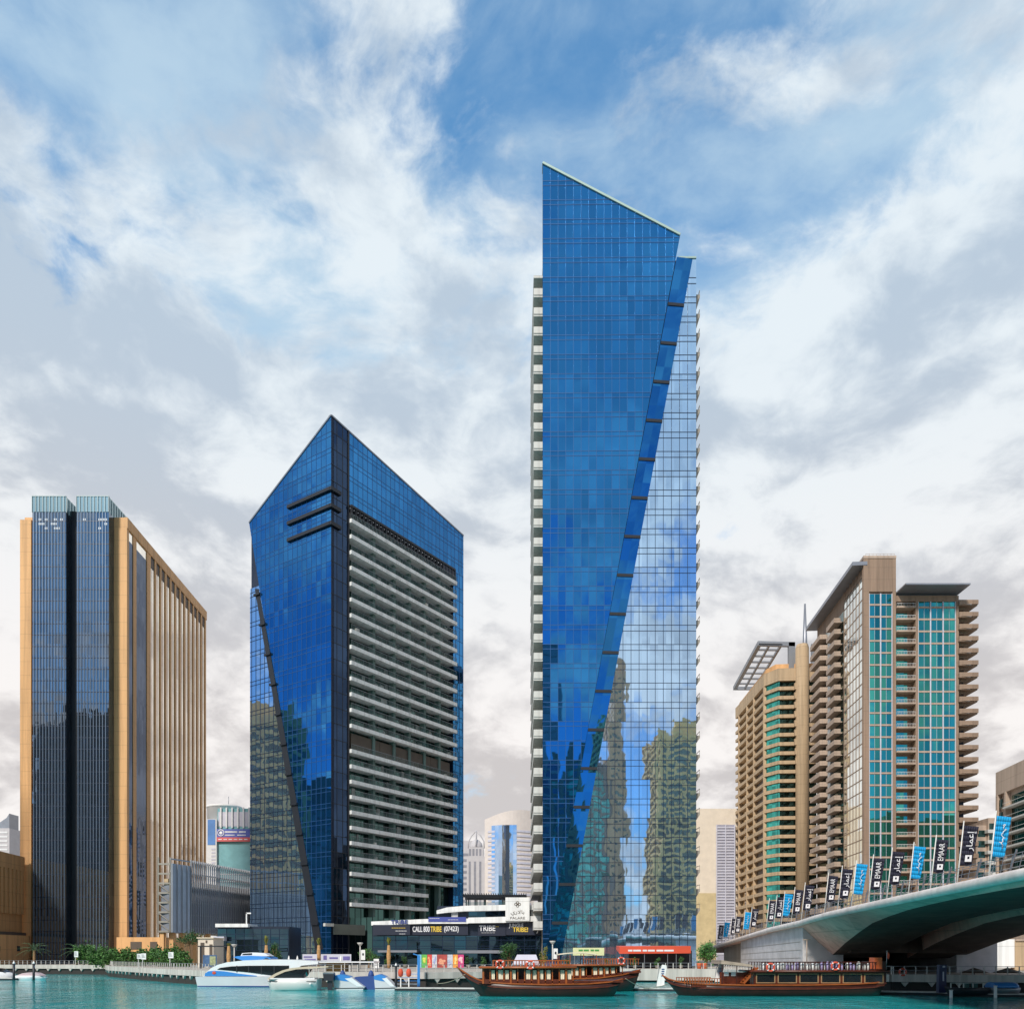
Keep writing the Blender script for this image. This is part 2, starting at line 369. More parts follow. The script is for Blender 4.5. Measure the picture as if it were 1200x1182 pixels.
# ================================================================ tall tower
def tall_tower():
    t = thing('glass_tower', 'tallest tower, deep blue mirror glass with a slanted pointed top', 'tower', (18, 143.3, GZ))
    X0, X1 = PX(636, 143), PX(815.5, 143.3)
    fb = FR((X0, 143.0), (math.cos(R(0.7)), -math.sin(R(0.7)))); ff = FR((X0, 143.06), (1, 0))
    xo = lambda y: 811 - .1879 * (y - 307)
    ztop = ff.sz(812, 303)[1]
    # --- blade: the big slanted front sheet
    P = [fb.sz(636, 192), fb.sz(797, 276), fb.sz(xo(1112) - 19, 1112)]
    P += [(P[2][0], GZ + .2), (0, GZ + .2)]
    mb = MB(); pane_poly(mb, fb, P, 0, 1.31, 3.295, 0, ztop); build(mb, 'blade_glazing', G_BLADE, t, recalc=False)
    mb = MB(); mb.extr([fb.pt(a, -.03, z) for a, z in P], fb.n.to_3d() * -1.8); build(mb, 'blade_frame', M_MULL, t)
    fz = frange(ztop - 3.295 * 45, P[0][1], 3.295); fz = [z for z in fz if z > 6]
    mb = MB(); grid(mb, fb, P, 0, frange(1.31, 30, 1.31), fz + [z - .8 for z in fz], .07, .05, .10)
    build(mb, 'blade_mullion', M_MULLB, t)
    mb = MB(); a, b = fb.pt(P[0][0], -.8, P[0][1] + .1), fb.pt(P[1][0], -.8, P[1][1] + .1); mb.bar(a, b, 2.0, .35)
    mb.bar(ff.pt(ff.s_at(795), -.6, ztop + .12), ff.pt(X1 - X0, -.6, ztop + .12), 1.5, .3); build(mb, 'coping', M_COPING, t)
    # --- recessed joint between blade and right facet, with a dark fin every second floor
    def edge(z):
        d = 143.06; y = HY - (z - CH) * FPX / d; po = ff.pt(ff.s_at(xo(y)), 0, z)
        yb = y
        for _ in range(3):
            a = fb.s_at(xo(yb) - 19); yb = HY - (z - CH) * FPX / fb.D(a)
        return fb.pt(fb.s_at(xo(yb) - 19), 0, z), po
    zs = frange(GZ + .3, ztop - 1, 3.295) + [ztop]
    mb = MB()
    for i in range(len(zs) - 1):
        a, b = edge(zs[i]); c, d = edge(zs[i + 1]); mb.face([a, b, d, c], uv=[(50.1, i), (51.9, i), (51.9, i + .98), (50.1, i + .98)])
    build(mb, 'joint_glazing', G_BLADE, t, recalc=False)
    z = ff.sz(800, 358)[1]
    while z > 8:
        a, b = edge(z); q = Vector((0, -.02, 0)); mb = MB(); mb.bar(a + q, b + q, .22, .50); build(mb, 'fin', M_BLACK, t); z -= 6.59
    # --- right facet
    s1 = X1 - X0; Q = [ff.sz(811, 303), (s1, ztop), (s1, GZ + .2), (ff.s_at(xo(1131.5)), GZ + .2)]
    mb = MB(); pane_poly(mb, ff, Q, 0, 1.38, 3.295, .4, ztop); build(mb, 'facet_glazing', G_FACET, t, recalc=False)
    fz2 = [z for z in frange(ztop - 3.295 * 45, ztop, 3.295) if z > 6]
    mb = MB(); grid(mb, ff, Q, 0, [s1 - 1.38 * k - .1 for k in range(1, 17)], fz2 + [z - 1.0 for z in fz2], .075, .06, .075)
    build(mb, 'facet_mullion', M_MULL, t)
    mb = MB(); mb.box(X0 + .02, X1, 143.36, 171, GZ, ztop - .1); build(mb, 'core_wall', M_TAUPE, t)
    # --- balconies on both flanks
    zb = PZ(346, 143.6); mb = MB()
    mb.box(3.72, X0 + .02, 144, 169, zb, zb + .35); mb.box(3.72, 3.86, 144, 169, zb + .35, zb + 1.45); mb.box(3.72, X0, 143.9, 144.05, zb + .3, zb + 1.45)
    mb.box(3.72, X0 + .02, 168.9, 169.05, zb + .35, zb + 1.45)
    b0 = build(mb, 'balcony', M_OFFW, t)
    for k in range(1, 34): dup_part(b0, -3.295 * k)
    mb = MB(); mb.box(3.72, X0 + .02, 144, 169, zb + 3.3, zb + 3.7); build(mb, 'balcony_roof', M_OFFW, t)
    zb = PZ(351, 143.6); mb = MB()
    mb.extr([(X1, 144, zb - .5), (X1 + .85, 144, zb + .75), (X1 + .85, 144, zb + 1.15), (X1, 144, zb + 1.15)], (0, 25, 0))
    for y in (144.1, 150, 156, 162, 168.8): mb.box(X1 + .78, X1 + .84, y, y + .06, zb + 1.15, zb + 1.9)
    mb.box(X1 + .76, X1 + .84, 144, 169, zb + 1.85, zb + 1.92)
    b0 = build(mb, 'balcony', M_TAUPE, t)
    for k in range(1, 33): dup_part(b0, -3.295 * k)
tall_tower()

# ================================================================ pointed tower with balconies
def mid_tower():
    C = W(388, 1118, 168); t = thing('pointed_tower', 'blue glass tower with a peaked corner and long white balconies', 'tower', (C.x, C.y + 20, GZ))
    fl = FR(C, (-.829, .559), (-.559, -.829)); fr = FR(C, (.559, .829), (.829, -.559))
    zt0 = PZ(487, 168); sR = fr.s_at(543); zR = fr.sz(543, 628)[1]; roof = lambda s: zt0 + (zR - zt0) * s / sR
    # left blade
    P = [(0, zt0), fl.sz(292, 613), fl.sz(304, 689), fl.sz(373, 1112)]; P += [(P[3][0], GZ + .2), (0, GZ + .2)]
    mb = MB(); pane_poly(mb, fl, P, 0, 1.42, 3.24, 0, 2); build(mb, 'blade_glazing', G_BLADE, t, recalc=False)
    mb = MB(); mb.extr([fl.pt(a, -.03, z) for a, z in P], fl.n.to_3d() * -.75); build(mb, 'blade_frame', M_MULL, t)
    fz = [2 + 3.24 * k for k in range(1, 35)]
    mb = MB(); grid(mb, fl, P, 0, frange(1.42, 26, 1.42), fz + [z - .9 for z in fz], .08, .05, .08); build(mb, 'blade_mullion', M_MULLB, t)
    # lower left facet, set back
    e = fl.s_at(293, -1.0); Q = [(e, fl.sz(293, 690, -1.0)[1]), (fl.s_at(309, -1.0), fl.sz(293, 690, -1.0)[1]), fl.sz(380, 1112, -1.0)]; Q += [(Q[2][0], GZ + .2), (e, GZ + .2)]
    mb = MB(); pane_poly(mb, fl, Q, -1.0, 1.42, 3.24, 0, 2); build(mb, 'facet_glazing', G_FACET, t, recalc=False)
    mb = MB(); grid(mb, fl, Q, -1.0, frange(1.42, 26, 1.42), fz + [z - .9 for z in fz], .09, .06, .1); build(mb, 'facet_mullion', M_MULL, t)
    # dark leaning joint
    a, b = fl.sz(299, 690), fl.sz(303.5, 690); c, d = fl.sz(379, 1112), fl.sz(370, 1112)
    mb = MB(); mb.extr([fl.pt(q[0], .04, q[1]) for q in (a, b, c, d)], fl.n.to_3d() * .08); build(mb, 'leaning_joint', M_BLACK, t)
    for k in range(12):
        f = (k + .15) / 12; y = 692 + 420 * f; x = 300 + 74 * f; mb = MB(); s_, z_ = fl.sz(x, y)
        mb.fbox(fl, s_ - 1.3, s_ + .6, -.02, .45, z_ - .22, z_ + .22); build(mb, 'fin', M_BLACK, t)
    for y in (573, 593, 613.5):
        z = PZ(y, 168); mb = MB(); s_ = fl.s_at(338); mb.fbox(fl, 0.02, s_, -.02, .5, z - .33, z + .33); mb.fbox(fr, -.45, 2.4, -.02, .5, z - .36, z + .36)
        build(mb, 'wrap_fin', M_BLACK, t)
    # dark corner strip and blue frame of the right side
    s0 = fr.s_at(408); sB = fr.s_at(531); zb = PZ(590, fr.D(s0))
    S = [(0.02, zt0), (s0, roof(s0)), (s0, GZ + .2), (.02, GZ + .2)]
    mb = MB(); pane_poly(mb, fr, S, 0, 1.6, 3.24, 0, 2); build(mb, 'corner_glazing', G_NAVY, t, recalc=False)
    mb = MB(); grid(mb, fr, S, 0, [1.6, 3.2], fz, .1, .06); mb.fbox(fr, s0 - .12, s0 + .15, .0, .25, 2, roof(s0)); build(mb, 'corner_mullion', M_BLACK, t)
    T = [(s0, roof(s0)), (sR, zR), (sR, zb), (s0, zb)]; T2 = [(sB, zb), (sR, zb), (sR, GZ + .2), (sB, GZ + .2)]
    mb = MB(); pane_poly(mb, fr, T, .02, 1.42, 3.24, s0, 2); pane_poly(mb, fr, T2, .02, 1.42, 3.24, s0, 2); build(mb, 'frame_glazing', G_BLADE, t, recalc=False)
    mb = MB(); grid(mb, fr, T, .02, frange(s0 + 1.42, sR, 1.42), fz + [z - .9 for z in fz], .08, .05); grid(mb, fr, T2, .02, frange(sB + 1, sR, 1.42), fz, .08, .05)
    build(mb, 'frame_mullion', M_MULLB, t)
    mb = MB(); mb.extr([fr.pt(a, -.01, z) for a, z in [(.05, zt0 - .05)] + [(sR, zR), (sR, zb), (.05, zb)]], fr.n.to_3d() * -.7)
    mb.extr([fr.pt(a, -.01, z) for a, z in T2], fr.n.to_3d() * -1.4); build(mb, 'frame_backing', M_MULL, t)
    mb = MB(); mb.bar(fr.pt(0, -.3, zt0 + .1), fr.pt(sR, -.3, zR + .1), .9, .3); p = fl.sz(292, 613); mb.bar(fl.pt(0, -.3, zt0 + .1), fl.pt(p[0], -.3, p[1] + .1), .9, .3)
    build(mb, 'coping', M_GREYM, t)
    # recessed balcony wall
    rec = -1.5; U = [(s0, zb), (sB, zb), (sB, GZ + .2), (s0, GZ + .2)]
    mb = MB(); pane_poly(mb, fr, U, rec, 1.75, 3.24, s0, 2); build(mb, 'balcony_glazing', G_GREEN, t, recalc=False)
    mb = MB(); grid(mb, fr, U, rec, frange(s0 + 1.75, sB, 1.75), [], .09, .06); build(mb, 'window_frame', M_BLACK, t)
    M_PART = mat('green_grey_partition', (0.12, 0.19, 0.17), .6, var=.1)
    for x in (436, 460, 478, 495.6, 513):
        a = fr.s_at(x, -.7); mb = MB(); mb.fbox(fr, a - .35, a + .35, rec + .02, -.1, 12, zb - 4); build(mb, 'partition', M_PART, t)
    D0 = fr.D(s0)
    def slab(y, send, name='balcony'):
        z = PZ(y, D0); mb = MB(); mb.fbox(fr, s0 + .16, send, rec + .03, .8, z - .78, z)
        o = build(mb, name, M_WHITE, t)
        g = MB(); g.fbox(fr, s0 + .2, send - .05, .68, .72, z + .01, z + 1.0); build(g, 'glass_rail', M_RAILG, o)
        g = MB(); g.fbox(fr, s0 + .2, send - .05, .66, .74, z + 1.0, z + 1.06)
        for a in frange(s0 + .3, send, 1.75): g.fbox(fr, a, a + .05, .65, .67, z, z + 1.0)
        build(g, 'handrail', M_GREYM, o)
        rr = random.Random(int(y * 3)); g = MB()
        for _ in range(rr.randint(4, 8)):
            a = rr.uniform(s0 + 1, send - 2); q = rr.uniform(-.9, .3); k = rr.random()
            if k < .5: g.fbox(fr, a, a + rr.uniform(.4, .9), q, q + .5, z + .01, z + rr.uniform(.4, .8))
            else: g.fbox(fr, a, a + rr.uniform(.5, 1.4), rec + .06, rec + .12, z + .02, z + 2.0)
        build(g, 'furniture', mat('balcony_clutter', (.42, .42, .40), .7, var=.5, vscale=.2), o)
    for i in range(14): slab(608 + 18.46 * i, sB + .6)
    for j in range(11): slab(877.5 + 17.95 * j, sB + .6 if j < 9 else fr.s_at(499))
    z1, z2 = PZ(877, D0), PZ(852, D0) - .8
    mb = MB(); mb.fbox(fr, s0 + 1.2, sB - .8, rec + .1, -.4, z1 + .05, z2 - .05)
    for k in range(1, 4): mb.fbox(fr, s0 + 1.2 + k * 8.6, s0 + 1.35 + k * 8.6, -.4, -.34, z1 + .1, z2 - .1)
    build(mb, 'plant_louvre', M_BRONZE, t)
    # top terrace lattice
    zt = PZ(608, D0); mb = MB(); mb.fbox(fr, s0 + .3, sB - .3, rec + .05, rec + .2, zt + .1, zb - .1); build(mb, 'terrace_wall', M_WHITE, t)
    mb = MB(); mb.fbox(fr, s0 + .2, sB, .3, .8, zb - .75, zb - .3); mb.fbox(fr, s0 + .2, sB, -.9, -.5, zb - .7, zb - .35)
    for a in frange(s0 + .3, sB, 1.15): mb.fbox(fr, a, a + .28, .35, .7, zt, zb - .7); mb.fbox(fr, a, a + .2, rec + .2, .3, zb - .68, zb - .42)
    for k, a in enumerate(frange(s0 + .3, sB - 3, 3.45)): mb.bar(fr.pt(a, .5, zt + .2), fr.pt(a + 3.4, .5, zb - .8), .15, .15); mb.bar(fr.pt(a + 3.4, .45, zt + .2), fr.pt(a, .45, zb - .8), .15, .15)
    build(mb, 'roof_pergola', M_BLACK, t)
    mb = MB(); mb.fbox(fr, sB - 4.5, sB - .1, rec + .3, .6, zt + .05, zb - .8); build(mb, 'terrace_store', M_SLATE, t)
    # body behind
    A = fr.pt(.4, -1.7, 0) + fl.n.to_3d() * -.6; B = fr.pt(sR - .3, -1.7, 0); sl = fl.s_at(293, -1.0) - .1
    Cc = fr.pt(sR - .3, 0, 0) + fl.u.to_3d() * sl; Dd = fl.pt(sl, -1.3, 0)
    mb = MB(); mb.prism([(q.x, q.y) for q in (A, B, Cc, Dd)], GZ, zb - .5); build(mb, 'core_wall', M_SLATE, t)
    # ground-storey fascia and screen
    mb = MB(); z1, z2 = PZ(1095, D0), PZ(1083, D0); mb.fbox(fr, .2, 9.0, .3, .7, z1, z2); build(mb, 'blank_screen', mat('olive_screen', (.13, .14, .12), .4), t)
    mb = MB(); z1, z2 = PZ(1086, D0), PZ(1082.5, D0); mb.fbox(fr, -2.4, -.1, .3, .9, z1, z2); build(mb, 'light_box', M_OFFW, t)
mid_tower()

# ================================================================ tan office tower on the left
def office_tower():
    t = thing('office_tower', 'tan and dark glass office tower with two glazed bays, leftmost tall building', 'tower', (-105, 203, GZ))
    zc, zk = PZ(582, 200), PZ(600, 200); zbody = PZ(606, 202.6)
    fs = FR((PX(148.5, 202.6), 202.6), (-.0214, 1.0))
    for xa, xb in ((38, 77.4), (90, 127.5)):
        X0, X1 = PX(xa, 200), PX(xb, 200); f = FR((X0, 200), (1, 0)); w = X1 - X0
        mb = MB(); mb.box(X0 + .02, X1 - .02, 200.04, 214, GZ, zk); b = build(mb, 'glazed_bay', M_SLATE, t)
        P = [(0, zk), (w, zk), (w, GZ + .1), (0, GZ + .1)]
        mb = MB(); pane_poly(mb, f, P, 0, .73, 2.72, 0, 2)
        q = FR((X1, 200), (0, 1)); pane_poly(mb, q, [(0, zk), (2.5, zk), (2.5, GZ + .1), (0, GZ + .1)], .01, 1.2, 2.72, 5, 2)
        build(mb, 'glazing', G_OFFICE, b, recalc=False)
        mb = MB()
        for a in frange(.36, w, .73): mb.fbox(f, a - .05, a + .05, .005, .16, GZ + .2, zk)
        build(mb, 'mullion', mat('steel_mullion', (.16, .21, .28), .4, .4, var=.05), b)
        mb = MB()
        for k in range(39): mb.fbox(f, .02, w - .02, .004, .05, 4 + k * 2.72, 4.18 + k * 2.72)
        build(mb, 'floor_line', M_SLATE, b)
        mb = MB(); d = 13.0
        mb.box(X0, X1, 199.9, 200.1, zk + .02, zc); mb.box(X1 - .2, X1, 200.1, 200 + d, zk + .02, zc); mb.box(X0, X0 + .2, 200.1, 200 + d, zk + .02, zc); mb.box(X0, X1, 200 + d, 200.2 + d, zk + .02, zc)
        c = build(mb, 'crown_screen', G_CROWN, t)
        mb = MB()
        for a in frange(0, w + .1, .85): mb.fbox(f, a - .05, a + .05, .11, .28, zk - .05, zc + .15)
        for a in frange(0, d, 1.3): mb.box(X1 + .01, X1 + .16, 200 + a, 200.1 + a, zk - .05, zc + .15)
        mb.box(X0, X1, 199.78, 200.2, zc + .02, zc + .2); build(mb, 'crown_rib', mat('crown_rib', (.45, .52, .53), .5, var=.05), c)
        # pale panels painted as daylight through open steelwork below the crown
        mb = MB()
        for r in range(3):
            for a in frange(.8, w - 1, .73):
                if random.random() < .26: mb.fbox(f, a, a + .6, .006, .03, zk - 2.0 - r * 1.05, zk - 1.5 - r * 1.05)
        build(mb, 'daylight_patch', mat('painted_daylight', (.62, .64, .66), .6), b)
    XA, XB = PX(77.4, 200), PX(90, 200)
    mb = MB(); mb.box(XA + .02, XB - .02, 202.45, 213, GZ, zk + 1.5); build(mb, 'service_slot', M_BLACK, t)
    mb = MB()
    XL = PX(29, 202.6); A = fs.pt(0, 0, 0); B = fs.pt(55.6, -.55, 0)
    mb.prism([(XL, 202.6), (A.x - .55, 202.6), (B.x, B.y), (XL - 1.2, B.y)], GZ, zbody - .05); build(mb, 'side_wall', M_TAN, t)
    mb = MB(); mb.box(XL - .5, PX(36.5, 201.5), 201.5, 202.55, GZ, PZ(610, 202)); build(mb, 'corner_pier', M_TAN, t)
    # the long right side: glass strips between tan fins
    L = 55.6
    P = [(0.3, zbody - 1), (L, zbody - 1), (L, 8), (.3, 8)]
    mb = MB(); pane_poly(mb, fs, P, -.12, 1.73, 3.6, 0, 2); build(mb, 'side_glazing', G_BRONZE, t, recalc=False)
    s = lambda x: fs.s_at(x)
    for xa, xb in ((148.5, 151.0), (156.0, 159.8), (172, 176.6)):
        mb = MB(); mb.fbox(fs, s(xa) if xa > 149 else -.0, s(xb), -.6, .05, GZ + .02, zbody - 2.6); build(mb, 'pier', M_TAN, t)
    for xa, xb in ((151.0, 156.0), (159.8, 172)):
        mb = MB(); pane_poly(mb, fs, [(s(xa), zbody - 5), (s(xb), zbody - 5), (s(xb), 8), (s(xa), 8)], -.09, .8, 3.6, 0, 2); build(mb, 'dark_glazing', G_NAVY, t, recalc=False)
    a0, a1 = s(176.6), L
    for k in range(1, 13):
        a = a0 + (a1 - a0) * k / 12.0; mb = MB(); mb.fbox(fs, a - .95, a, -.5, .10, 8, zbody - 2.6); build(mb, 'fin', M_TAN, t)
        a = a - 2.4; mb = MB(); mb.fbox(fs, a - .08, a + .08, -.5, -.07, 8, zbody - 3.2); build(mb, 'mullion', M_TAN2, t)
        mb = MB(); mb.fbox(fs, a - .9, a + 1.3, -.44, -.10, zbody - 5.6, zbody - 2.6); build(mb, 'attic_opening', M_BLACK, t)
    mb = MB(); mb.fbox(fs, 0.0, L + .4, -.6, .2, zbody - 2.6, zbody); build(mb, 'cornice', M_TAN, t)
    mb = MB(); mb.fbox(fs, 0.0, L + .4, -.6, .3, GZ, 8); build(mb, 'base_wall', M_TAN, t)
    # base pavilion beside the hedge
    mb = MB(); mb.box(PX(146, 196), PX(190, 190), 192, 202, GZ, PZ(1098, 195)); build(mb, 'entrance_wall', M_TAN, t)
    for xa, xb in ((153, 166), (176, 184)):
        mb = MB(); mb.box(PX(xa, 192), PX(xb, 192), 191.9, 191.97, PZ(1112, 192), PZ(1103, 192)); build(mb, 'doorway', M_BRONZE, t)
office_tower()

# ================================================================ fluted tan block at the left edge
def fluted_block():
    t = thing('fluted_block', 'low fluted ochre block at the left edge of the photo', 'building', (-113, 190, GZ))
    f = FR((PX(27.5, 200), 200), (.116, -1.0), (1.0, .116)); zt = PZ(1004, 200)
    A, B = f.pt(0, -.3, 0), f.pt(34, -.3, 0)
    mb = MB(); mb.prism([(A.x, A.y), (B.x, B.y), (B.x - 30, B.y), (A.x - 30, A.y)], GZ, zt - .2); build(mb, 'wall', M_TAN2, t)
    z1 = PZ(1091, 200)
    mb = MB(); mb.fbox(f, 0, 34, -.3, .3, zt - 3.4, zt); build(mb, 'parapet', M_TAN2, t)
    for a in frange(.6, 33, 2.0):
        mb = MB(); mb.fbox(f, a, a + 1.1, -.3, .35, z1 + 4, zt - 3.42); build(mb, 'flute', M_TAN2, t)
    mb = MB(); mb.fbox(f, -.5, 34, -.3, 1.2, GZ, z1 - 1.0); w = build(mb, 'plinth_wall', M_TAN, t)
    mb = MB(); mb.fbox(f, 4.5, 6.0, 1.2, 1.26, PZ(1114, 195), PZ(1108, 195)); mb.fbox(f, 14, 15.5, 1.2, 1.26, PZ(1114, 185), PZ(1108, 185)); build(mb, 'vent', M_BLACK, w)
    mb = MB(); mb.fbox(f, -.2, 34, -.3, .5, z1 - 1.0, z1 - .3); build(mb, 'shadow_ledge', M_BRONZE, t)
fluted_block()

# ================================================================ car park behind a metal screen
def car_park():
    t = thing('car_park', 'grey screened car park deck between the office tower and the pointed tower', 'car park', (-66, 170, GZ))
    z1, zt = PZ(1092, 165), PZ(1004, 165)
    pts = [(PX(200, 165), 165), (PX(222, 170), 170), (PX(256, 180), 180), (PX(292, 192), 192), (PX(330, 202), 202)]
    M_SCR = mat('screen_panel', (.36, .38, .43), .5, .3, var=.1); M_INT = mat('car_park_dark', (.19, .20, .235), .7, var=.2)
    mb = MB(); mb.prism([(p[0] - .35, p[1] + .1) for p in pts] + [(pts[-1][0], 208), (pts[0][0] - 2.2, 208), (pts[0][0] - 2.2, 165.6)], z1, zt - 5.5); build(mb, 'wall', M_INT, t)
    for k in range(4):
        f = FR(pts[k], (pts[k + 1][0] - pts[k][0], pts[k + 1][1] - pts[k][1])); L = (Vector(pts[k + 1]) - Vector(pts[k])).length
        if k == 0:
            mb = MB(); mb.fbox(f, .05, L, .05, .2, z1, zt - 1.2); build(mb, 'mesh_panel', M_SCR, t)
        mb = MB()
        for a in frange(.1, L, .75 if k else 1.4): mb.fbox(f, a, a + .1, .1, .4, z1, zt - (0 if k else 1.2))
        for z in (zt - .2, zt - 2.6, zt - 5.2): mb.fbox(f, 0, L, -.1, .1, z - .25, z)
        if k:
            for z in frange(z1 + 1, zt - 6, 2.6): mb.fbox(f, 0, L, -.05, .08, z, z + .18)
        build(mb, 'screen_frame', mat('screen_bar', (.34, .345, .37), .5, .4, var=.05), t)
        mb = MB(); mb.fbox(f, 0, L, -1.6, -.6, zt - 5.6, zt - 4.2); build(mb, 'deck_edge', M_BEIGE, t)
    f = FR((pts[0][0] - 2.6, 165), (1, 0)); mb = MB()
    for a in (0, 2.35): mb.fbox(f, a, a + .22, -.3, 0, z1, zt)
    zs = frange(z1, zt, 1.9)
    for z in zs: mb.fbox(f, 0, 2.55, -.28, -.02, z, z + .35)
    for z in zs[:5]: mb.bar(f.pt(.2, -.1, z + 1.9), f.pt(2.4, -.1, z + .2), .16, .16)
    build(mb, 'braced_frame', M_TAUPE, t)
    mb = MB()
    for k, (x, y) in enumerate([(-69.6, 165.4), (-68.2, 166.5), (-67.0, 169), (-66, 173), (-64.8, 177)]): mb.box(x, x + .8, y, y + .8, GZ, z1)
    build(mb, 'column', M_TAN, t)
car_park()
# ================================================================ green-glazed residential tower (right)
def green_tower():
    D = 231.0; t = thing('apartment_tower', 'brown apartment tower with turquoise windows, tallest right of the glass tower', 'tower', (PX(1050, D), D + 15, GZ))
    x = lambda p, d=D: PX(p, d); z = lambda p, d=D: PZ(p, d); FH = 14.1 * D / FPX; NF = 27
    zr = z(698)
    # masses
    mb = MB(); mb.prism([(x(1012) + .5, D + .6), (x(1050), D + .6), (x(1050), 246), (x(1012) + 1.8, 246)], GZ, z(652)); b = build(mb, 'shaft_wall', M_BROWN, t)
    mb = MB(); mb.prism([(x(1012) - .05, D - .1), (x(1050) + .05, D - .1), (x(1050) + .05, 246.1), (x(1012) + 1.2, 246.1)], z(654), z(652) + .25)
    mb.tube([(x(1018), D + 2, z(652)), (x(1018), D + 2, z(648))], .07, 6); mb.tube([(x(1021), D + 2.5, z(652)), (x(1021), D + 2.5, z(647))], .05, 6)
    for k in range(9): mb.box(x(1015) + k, x(1015) + k + .06, D + .3, D + .36, z(652) + .25, z(652) + .9)
    mb.box(x(1015), x(1049), D + .3, D + .36, z(652) + .86, z(652) + .93); build(mb, 'roof_parapet', M_PINKB, b)
    mb = MB(); mb.box(x(1050) + .02, x(1122), D + 2.0, 268, GZ, zr - .3); build(mb, 'side_wall', M_BROWN, t)
    mb = MB(); mb.box(x(1012), x(1018.5), D, D + .6, GZ, z(652)); build(mb, 'corner_pier', M_BROWN, t)
    mb = MB(); mb.box(x(1046), x(1050), D, D + .6, GZ, z(652)); build(mb, 'corner_pier', M_BROWN, t)
    mb = MB(); mb.box(x(1018.5) + .01, x(1046) - .01, D + .05, D + .6, z(693), z(652) - .01); build(mb, 'blank_panel', M_BROWN, t)
    mb = MB(); mb.box(x(1072.5), x(1075.5), D - .25, D + 2.0, GZ, zr); build(mb, 'bay_pier', M_BROWN, t)
    mb = MB(); mb.box(x(1120), x(1123), D - .25, D + 2.0, GZ, zr); build(mb, 'bay_pier', M_BROWN, t)
    mb = MB(); mb.box(x(1050) + .03, x(1122), D - .2, D + 2, zr - 1.6, zr); build(mb, 'roof_beam', M_BROWN, t)
    # windows, one group of panes per floor and bay
    def win(x0, x1, n, y, zt, h, uoff):
        f = FR((x0, y), (1, 0)); w = x1 - x0; mb = MB(); pw = w / n
        mb.box(x0, x1, y + .1, y + .3, zt - h - .45, zt - h)          # spandrel
        mb.box(x0, x1, y + .25, y + .3, zt - h, zt)
        o = build(mb, 'window', M_PINKB, t)
        g = MB()
        for k in range(n): pane_poly(g, f, [(k * pw + .1, zt - .08), ((k + 1) * pw - .1, zt - .08), ((k + 1) * pw - .1, zt - h + .08), (k * pw + .1, zt - h + .08)], -.2, pw * .5, 3.4, uoff, zt)
        build(g, 'pane', G_TEAL, o, recalc=False)
        g = MB()
        for k in range(n + 1): g.box(x0 + k * pw - .16, x0 + k * pw + .16, y - .02, y + .24, zt - h - .45, zt)
        for k in range(n): g.box(x0 + (k + .5) * pw - .03, x0 + (k + .5) * pw + .03, y + .12, y + .19, zt - h, zt)
        build(g, 'frame', M_LILAC, o)
        return o
    zt0 = z(695)
    for o in (win(x(1018.7), x(1045.8), 2, D + .1, zt0, FH - .5, 0), win(x(1075.7), x(1119.8), 3, D - .1, zt0 - .8, FH - .5, 9)):
        for k in range(1, NF): dup_part(o, -FH * k)
    # recessed balconies between the bays
    zz = zt0 - FH; mb = MB(); mb.box(x(1050) + .05, x(1072.4), D - .4, D + 1.95, zz - .75, zz - .45)
    mb.box(x(1050) + .05, x(1072.4), D - .4, D - .3, zz - .45, zz - .3)
    o = build(mb, 'balcony', M_PINKB, t); g = MB()
    g.box(x(1050) + .1, x(1072.4), D - .36, D - .3, zz + .45, zz + .52)
    for a in frange(x(1050) + .1, x(1072), .42): g.box(a, a + .035, D - .35, D - .31, zz - .3, zz + .46)
    build(g, 'railing', M_WHITE, o)
    f = FR((x(1050), D + 1.9), (1, 0)); g = MB(); w = x(1072) - x(1050)
    pane_poly(g, f, [(.5, zz + 1.9), (w - 1.2, zz + 1.9), (w - 1.2, zz - .4), (.5, zz - .4)], 0, 1.1, 3.4, 3, zz); build(g, 'pane', G_TEAL, o, recalc=False)
    for k in range(1, NF): dup_part(o, -FH * k)
    # right balconies with solid parapets
    zz = z(707) - .5; mb = MB(); xa, xb = x(1122), x(1144.5)
    mb.prism([(xa, D - 1.0), (xb, D - .4), (xb - .2, D + 9), (xa, D + 9)], zz - .25, zz); mb.box(xa, xb - .02, D - 1.0, D - .8, zz, zz + 1.15); mb.box(xb - .2, xb, D - .8, D + 9, zz, zz + 1.15)
    mb.extr([(xa, D + 1, zz - 1.3), (xa, D + 1, zz - .25), (xb - 1.5, D + 1, zz - .25)], (0, 6, 0))
    o = build(mb, 'balcony', M_BROWN, t)
    for k in range(1, NF): dup_part(o, -FH * k)
    mb = MB(); mb.box(x(1122) + .02, x(1136), D + 3, 262, GZ, z(697)); build(mb, 'rear_wall', M_SLATE, t)
    # roof slab
    mb = MB(); mb.box(x(1050) + .1, PX(1137.5, D - 5.5), D - 5.5, 262, z(697) + .45, z(697) + .85); mb.box(x(1050) + .12, x(1124), D + 1, 258, zr + .02, z(697) + .44); build(mb, 'roof_canopy', M_GREYM, t)
    # left flank
    fl = FR((x(1012), D), (.075, 1.0), (-1.0, .075)); zt = z(668, 236)
    L = 46.0; mb = MB(); A, B = fl.pt(.1, -.5, 0), fl.pt(L, -.5, 0); mb.prism([(A.x, A.y + .4), (x(1012) + 6, D + .7), (B.x + 8, B.y), (B.x, B.y)], GZ, zt - .1); build(mb, 'flank_wall', M_BROWN, t)
    P = [(1.0, zt - 4), (17, zt - 4), (17, 10), (1, 10)]
    mb = MB(); pane_poly(mb, fl, P, -.04, 2.3, FH, 0, 2); build(mb, 'flank_glazing', G_TEAL2, t, recalc=False)
